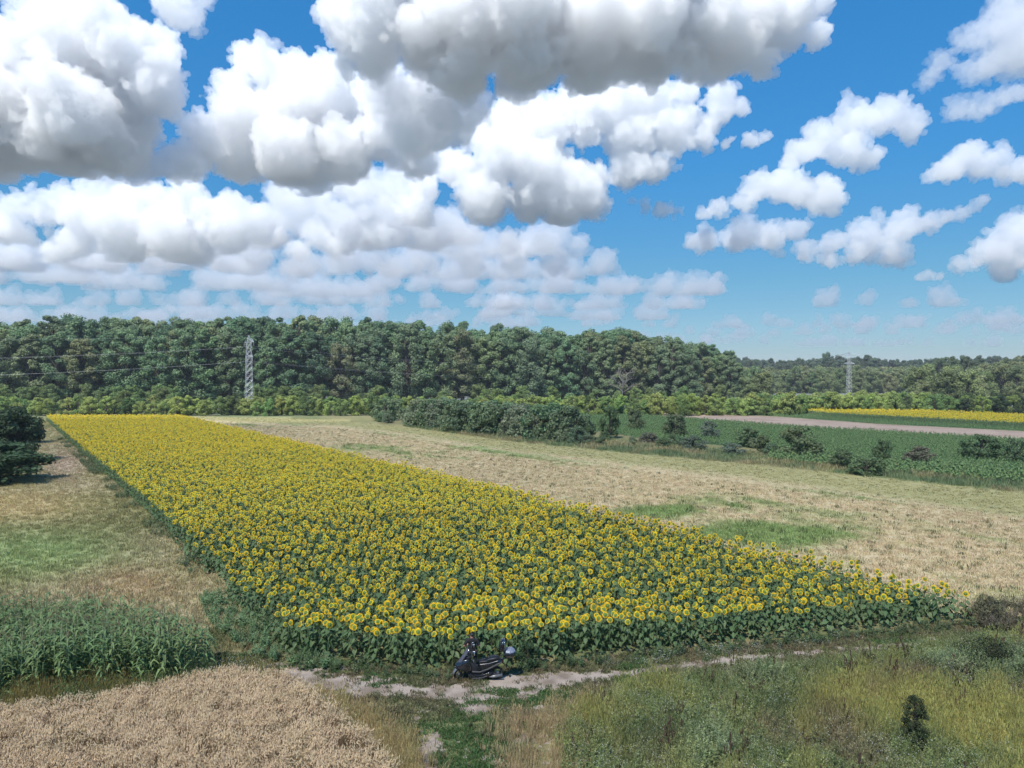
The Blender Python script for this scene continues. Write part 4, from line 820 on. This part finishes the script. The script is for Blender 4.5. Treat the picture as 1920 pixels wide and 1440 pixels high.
for s_ in (-1, 1):
    a = addp((s_*.165, -.005, 1.385, .046), 3); a = addp((s_*.215, -.03, 1.28, .048), a); a = addp((s_*.285, -.035, 1.13, .040), a); a = addp((s_*.225, .10, 1.09, .036), a); a = addp((s_*.15, .24, 1.08, .026), a); wv = addp((s_*.125, .30, 1.085, (.036, .018)), a)
    for k_, (dx, L_) in enumerate(((.028, .065), (.010, .075), (-.008, .07), (-.026, .055))):
        b = addp((s_*(.118+dx), .345, 1.08, .009), wv); b = addp((s_*(.112+dx), .345+L_*.5, 1.07, .008), b); addp((s_*(.10+dx), .345+L_*.7, 1.04, .007), b)
    b = addp((s_*.085, .31, 1.095, .010), wv); addp((s_*.07, .345, 1.09, .008), b)
    h = addp((s_*.09, 0, .88, .085), 0); h = addp((s_*.105, .02, .50, .058), h); h = addp((s_*.11, -.02, .10, .038), h); h = addp((s_*.115, .02, .04, .036), h); addp((s_*.125, .15, .03, .030), h)
    addp((s_*.082, .02, 1.575, (.006, .014)), 6)
addp((0, .125, 1.575, (.012, .014)), 6)
skinmesh('body', pts, edg, skin, per)
sp = [(0, 0, .80, (.150, .118)), (0, .01, 1.12, (.145, .105)), (0, 0, 1.30, (.165, .115)), (0, -.012, 1.41, (.125, .092)), (0, -.005, 1.462, (.072, .075)), (0, 0, 1.49, (.062, .068))]; SHN = 1; se = [(0, 1), (1, 2), (2, 3), (3, 4), (4, 5)]
for s_ in (-1, 1):
    b = len(sp); sp += [(s_*.17, -.005, 1.40, .080), (s_*.222, -.03, 1.27, .066), (s_*.268, -.035, 1.17, .064)]; se += [(3, b), (b, b+1), (b+1, b+2)]
skinmesh('t_shirt', sp, se, cloth, per)
tp = [(0, 0, .92, (.145, .112))]; te = []
for s_ in (-1, 1):
    b = len(tp); tp += [(s_*.09, 0, .86, .098), (s_*.105, .02, .50, .074), (s_*.11, -.02, .10, .060)]; te += [(0, b), (b, b+1), (b+1, b+2)]
skinmesh('trousers', tp, te, trous, per)
for s_ in (-1, 1): skinmesh('shoe', [(s_*.112, -.03, .045, .045), (s_*.118, .07, .04, .044), (s_*.127, .17, .032, .034)], [(0, 1), (1, 2)], shoe, per)
hr = MB(); hr.ball((0, .012, 1.635), (.084, .098, .082), 20, 14); me = hr.mesh('hair', hairm, True)
for v in me.vertices:
    p = v.co
    if p.z < 1.60: p.z = 1.60+(p.z-1.60)*.35
    if p.y > .06 and p.z < 1.65: p.y = .06
    v.co = p+Vector((noise.noise(p*60), noise.noise(p*60+Vector((5, 0, 0))), noise.noise(p*55)))*.006
ob('hair', me, per); per.scale = (1.24, 1.15, 1.0)
ey = plain('eye', (.5, .5, .5), .2)
for s_ in (-1, 1):
    e_ = MB(); e_.ball((s_*.03, .105, 1.595), .011, 8, 6); e_.obj('eye', ey, per, True)

# ================================================================ CLOUDS (closed hulls filled with scattering vapour)
def vapour(name, dens, col=(.988, .991, .996), an=.35):
    m, t, o = nm(name); v = t.nodes.new('ShaderNodeVolumePrincipled'); v.inputs['Color'].default_value = (*col, 1); v.inputs['Density'].default_value = dens; v.inputs['Anisotropy'].default_value = an
    t.links.new(v.outputs[0], o.inputs['Volume']); return m
def cellnoise(P):                                    # distance to the nearest jittered cell point
    Pf = (P+1000.).astype('f'); I = np.floor(Pf-.5).astype(np.uint32); Fq = Pf-I; best = np.full(len(P), 9., 'f')
    for dx in (0, 1):
        for dy in (0, 1):
            for dz in (0, 1):
                h = (I[:, 0]+dx)*np.uint32(374761393)+(I[:, 1]+dy)*np.uint32(668265263)+(I[:, 2]+dz)*np.uint32(2147483647)
                h = (h ^ (h >> 13))*np.uint32(1274126177); h ^= h >> 16
                d = 0
                for k, e in enumerate((dx, dy, dz)): d = d+(e+.15+.7*((h >> (10*k)) & 1023).astype('f')/1023-Fq[:, k])**2
                best = np.minimum(best, d)
    return np.sqrt(best)
DK = 1.3
ICO = []
for sd in (1, 2):
    bm = bmesh.new(); bmesh.ops.create_icosphere(bm, subdivisions=sd, radius=1); ICO.append((np.array([v.co[:] for v in bm.verts]), np.array([[v.index for v in f.verts] for f in bm.faces]))); bm.free()
def cloud(D, yb, puffs, dens, seed, vox=1.3, amp=1., label='white cumulus cloud'):
    rr = random.Random(seed); zb = CH+(HZ-yb)/F*D; Rm = D/F; VV = []; FF = []; nv = 0
    def puff(c, s, k):
        nonlocal nv
        V, Fc = ICO[k]; VV.append(V*s+np.array(c)); FF.append(Fc+nv); nv += len(V)
    for (px, py, r) in puffs:
        Rr = r*Rm
        for k in range(3):
            dd = (k-1)*Rr*.95+rr.uniform(-.3, .3)*Rr; y = D+dd
            c = Vector(((px-CX)/F*D+rr.uniform(-.25, .25)*Rr, y, CH+(HZ-py)*Rm+rr.uniform(-.12, .12)*Rr)); s = Rr*(1 if k == 1 else rr.uniform(.65, .9)); puff(c, s, 1)
            for _ in range(9 if r > 18 else 3):
                a = Vector((rr.gauss(0, 1), rr.gauss(0, 1)-.5, rr.gauss(.35, .8))).normalized(); s2 = s*rr.uniform(.25, .5); c2 = c+a*s*rr.uniform(.75, 1.0); puff(c2, s2, 0)
                for _ in range(3 if r > 25 and k < 2 else 0):
                    a3 = (a+Vector((rr.gauss(0, .8), rr.gauss(0, .8), rr.gauss(.2, .8)))).normalized(); puff(c2+a3*s2*.95, s2*rr.uniform(.3, .5), 0)
    VV = np.concatenate(VV); FF = np.concatenate(FF); me = bpy.data.meshes.new('cloud'); me.from_pydata(VV.tolist(), [], FF.tolist()); o = ob('cloud', me)
    def remesh(vs_):
        m = o.modifiers.new('r', 'REMESH'); m.mode = 'VOXEL'; m.voxel_size = vs_*Rm; dg = bpy.context.evaluated_depsgraph_get(); m2 = bpy.data.meshes.new_from_object(o.evaluated_get(dg)); o.modifiers.clear(); o.data = m2; return m2
    def disp(me2, octs, squash):
        n = len(me2.vertices); c = np.empty(n*3, 'f'); me2.vertices.foreach_get('co', c); c = c.reshape(-1, 3); no = np.empty(n*3, 'f'); me2.vertices.foreach_get('normal', no); no = no.reshape(-1, 3); out = np.zeros(n)
        for s_, a in octs: out += a*(.5-np.minimum(cellnoise(c/Rm/s_+seed*7.3), 1.1))
        c = c+no*(out*Rm*amp)[:, None].astype('f')
        if squash: z = c[:, 2]; c[:, 2] = np.where(z < zb, zb+(z-zb)*.15, z)
        me2.vertices.foreach_set('co', c.ravel()); me2.update()
    m = remesh(vox*2.2); disp(m, ((60, 20), (30, 18)), False); m = remesh(vox); disp(m, ((17, 14), (9, 8), (5, 4)), True); m = remesh(vox*.9)
    m.polygons.foreach_set('use_smooth', [True]*len(m.polygons)); o.data.name = 'cloud'; m.materials.clear(); m.materials.append(vapour('vapour', dens*DK/(Rm*100))); return tag(o, label, 'cloud', 'cumulus clouds', kind='structure')
cloud(3200, 322, [(120, 60, 55), (200, 60, 55), (60, 120, 55), (150, 140, 80), (250, 120, 65), (315, 130, 35), (300, 185, 45), (20, 200, 70), (100, 230, 80), (200, 240, 80), (40, 280, 55), (130, 285, 55), (220, 275, 50), (290, 75, 35), (180, 20, 20), (-60, 220, 90), (-60, 290, 60)], 4, 1)
cloud(2700, 70, [(335, 30, 32), (365, 22, 22), (310, 15, 22), (385, -10, 25)], 2.5, 14)
cloud(3600, 345, [(465, 120, 38), (450, 165, 28), (520, 150, 40), (570, 130, 35), (625, 150, 40), (690, 110, 22), (640, 190, 55), (560, 220, 60), (480, 235, 55), (400, 255, 35), (370, 245, 24), (450, 290, 55), (560, 300, 65), (650, 285, 60), (730, 260, 50), (790, 290, 40), (360, 300, 35), (320, 315, 34), (275, 325, 24), (250, 340, 18), (700, 200, 40)], 4, 2)
cloud(2500, 172, [(660, 60, 45), (720, 30, 60), (700, 90, 55), (790, 80, 60), (880, 60, 80), (870, 130, 55), (990, 60, 90), (980, 130, 60), (1100, 60, 85), (1110, 120, 55), (1210, 70, 85), (1230, 100, 55), (1330, 60, 75), (1370, 95, 45), (1420, 50, 55), (1480, 50, 45), (1528, 78, 20), (1540, 10, 26), (1430, 125, 24), (640, 40, 28), (800, -50, 80), (1000, -60, 90), (1250, -50, 90), (1420, -40, 60), (615, 20, 20)], 4, 3)
cloud(5500, 420, [(1000, 205, 30), (1060, 205, 34), (1110, 190, 34), (1170, 170, 34), (1230, 215, 30), (1290, 225, 28), (1330, 240, 20), (900, 240, 35), (960, 225, 38), (1020, 250, 45), (1090, 235, 38), (1150, 205, 42), (1210, 190, 42), (1290, 175, 26), (1350, 185, 26), (1380, 205, 16), (1345, 225, 24), (1180, 260, 45), (1250, 250, 38), (1310, 262, 22), (1360, 270, 14), (1400, 268, 12), (1432, 260, 10), (940, 300, 50), (1020, 330, 55), (1080, 350, 50), (1000, 375, 45), (900, 375, 50), (850, 320, 35), (1110, 385, 32), (1180, 320, 36), (1230, 315, 26), (780, 400, 34), (800, 350, 30), (1060, 400, 35)], 4, 4)
cloud(5600, 414, [(1242, 398, 16), (1268, 402, 12), (1212, 386, 12), (1185, 380, 9)], 2.5, 5, 1.2)
cloud(4600, 410, [(1600, 230, 34), (1650, 225, 34), (1700, 240, 26), (1540, 262, 30), (1500, 290, 26), (1590, 285, 32), (1620, 305, 22), (1420, 350, 26), (1470, 355, 34), (1530, 365, 38), (1400, 378, 24), (1350, 390, 18), (1560, 388, 22), (1320, 404, 10), (1730, 235, 12)], 3, 6)
cloud(6300, 484, [(1325, 448, 22), (1380, 445, 32), (1440, 448, 28), (1490, 430, 20), (1300, 455, 12)], 3, 7, 1.3)
cloud(7200, 508, [(1500, 475, 20), (1560, 455, 24), (1620, 440, 30), (1680, 432, 30), (1740, 420, 22), (1790, 400, 18), (1830, 380, 13), (1600, 480, 20), (1680, 480, 24), (1550, 488, 16), (1640, 465, 24)], 3, 8, 1.3)
cloud(2600, 178, [(1850, 60, 40), (1890, 110, 42), (1915, 30, 45), (1830, 130, 28), (1750, 130, 24), (1728, 155, 14), (1905, -20, 40), (1960, 80, 60)], 1.3, 9, 1.6, 1.3)
cloud(3300, 226, [(1800, 205, 22), (1850, 198, 24), (1895, 182, 18), (1780, 214, 12), (1930, 170, 20)], 1.6, 10, 1.4)
cloud(4500, 350, [(1800, 305, 28), (1850, 308, 28), (1770, 325, 20), (1900, 325, 26), (1735, 338, 10), (1950, 320, 26), (1820, 285, 14)], 3, 11, 1.3)
cloud(6500, 526, [(1890, 450, 40), (1850, 475, 26), (1810, 498, 18), (1900, 490, 36), (1765, 515, 12), (1725, 522, 10), (1940, 440, 40)], 2.6, 12, 1.3)
cloud(5000, 492, [(40, 395, 26), (100, 390, 34), (170, 355, 24), (150, 455, 28), (120, 470, 28), (30, 440, 30), (250, 420, 60), (340, 440, 60), (290, 380, 50), (400, 400, 34), (450, 395, 30), (480, 420, 34), (430, 440, 40), (230, 460, 34), (-30, 420, 40), (180, 400, 40), (360, 360, 30)], 3.5, 13)
cloud(5400, 488, [(560, 470, 22), (600, 440, 28), (650, 425, 28), (690, 400, 22), (720, 385, 14), (500, 478, 14), (640, 350, 22), (670, 365, 24), (630, 465, 24), (720, 440, 24), (640, 395, 20)], 3, 15, 1.4)
cloud(6500, 470, [(x, y, 42) for x, y in ((600, 370), (680, 350), (760, 330), (560, 400), (500, 440), (700, 430), (640, 440), (200, 440), (260, 400), (330, 460), (800, 440), (740, 400))]+[(870, 440, 30), (950, 452, 26), (1020, 455, 20)], 2., 16, 1.8)
cloud(2900, 330, [(760, 210, 50), (830, 230, 50), (800, 170, 50), (880, 200, 40), (730, 160, 40), (770, 270, 34)], 3., 17, 1.8)
cloud(6000, 400, [(x, y, 30) for x, y in ((210, 350), (250, 365), (560, 345), (620, 335), (690, 350), (740, 360), (520, 365), (790, 340))], 1.6, 21, 1.8)
cloud(7600, 520, [(x, y, 30) for x, y in ((-20, 480), (60, 470), (140, 490), (220, 480), (310, 470), (400, 480), (480, 470), (560, 490), (640, 480), (720, 490), (800, 485), (880, 490), (960, 480), (1040, 490))], 1.4, 22, 1.8)
cr_ = random.Random(5)
def rowcloud(y0, x0, x1, seed, dense=1.):
    D = 1150*F/(HZ-y0); ps = []; x = x0; k = (HZ-y0)/250.
    while x < x1:
        r = cr_.uniform(9, 38)*k+4; ps.append((x, y0-r*cr_.uniform(.1, .9)+cr_.uniform(-9, 5)*k, r))
        if cr_.random() < .45: ps.append((x+r*.4, y0-r*1.3, r*.6))
        x += r*cr_.uniform(.7, 1.3) if cr_.random() < dense else r*cr_.uniform(2.5, 5)
    cloud(D*cr_.uniform(.93, 1.07), y0+1, ps, 1.75, seed, 1.5, .8, 'low flat-based cumulus near the horizon')
for i, (y0, xa, xb, dn) in enumerate(((500, -40, 520, .9), (475, 640, 1160, .95), (520, 300, 1150, .9), (540, -40, 560, .9), (552, 480, 1360, .95), (572, -40, 760, .9), (580, 700, 1320, .85), (598, -40, 1250, .85), (612, 0, 1400, .8), (628, 1250, 1960, .55), (610, 1440, 1960, .5), (575, 1550, 1800, .5), (646, 1100, 1960, .7), (600, 1780, 1960, .8), (455, 380, 760, .9))):
    xs = xa; j = 0
    while xs < xb:
        ln_ = cr_.uniform(110, 380); rowcloud(y0+cr_.uniform(-14, 10)*(HZ-y0)/200, xs, min(xs+ln_, xb), 40+i*7+j, dn); xs += ln_*cr_.uniform(.75, 1.15)+(0 if dn > .8 else 40); j += 1
# the cloud overhead and behind the viewer whose shade lies over the near fields
def overcast():
    zc = 1150.; off = SUN*(zc/SUN.z); V = []; Fc = []; out = []
    edge = [(-420, 196), (-130, 190), (-60, 194), (30, 226), (110, 224), (132, 226), (150, 262), (230, 300), (420, 300), (420, -160), (-420, -160)]
    pts = []
    for i in range(len(edge)):
        a, b = Vector(edge[i]), Vector(edge[(i+1) % len(edge)]); m = max(2, int((b-a).length/14))
        for k in range(m):
            p = a.lerp(b, k/m); j = noise.noise(Vector((p.x/25, p.y/25, 3)))*7; pts.append((p.x+j, p.y+j))
    n = len(pts); bm = bmesh.new(); T = 60.
    lo = [bm.verts.new((x+off.x, y+off.y, zc)) for x, y in pts]; hi = [bm.verts.new((x+off.x+SUN.x/SUN.z*T, y+off.y+SUN.y/SUN.z*T, zc+T)) for x, y in pts]
    bm.faces.new(lo[::-1]); bm.faces.new(hi)
    for i in range(n): bm.faces.new((lo[i], lo[(i+1) % n], hi[(i+1) % n], hi[i]))
    bmesh.ops.recalc_face_normals(bm, faces=bm.faces); me = bpy.data.meshes.new('cloud'); bm.to_mesh(me); bm.free(); me.materials.append(vapour('thin_vapour', .36/T, an=.5)); return tag(ob('cloud', me), 'thin grey cloud sheet over the near fields', 'cloud', 'cumulus clouds', kind='structure')
overcast()

# ================================================================ HAZE
hm = MB(); hm.box((0, 2900, 22.5), (6900, 3300, 24)); hz = hm.obj('haze', vapour('haze_air', HZD, (.80, .88, 1.), 0.)); tag(hz, kind='stuff')
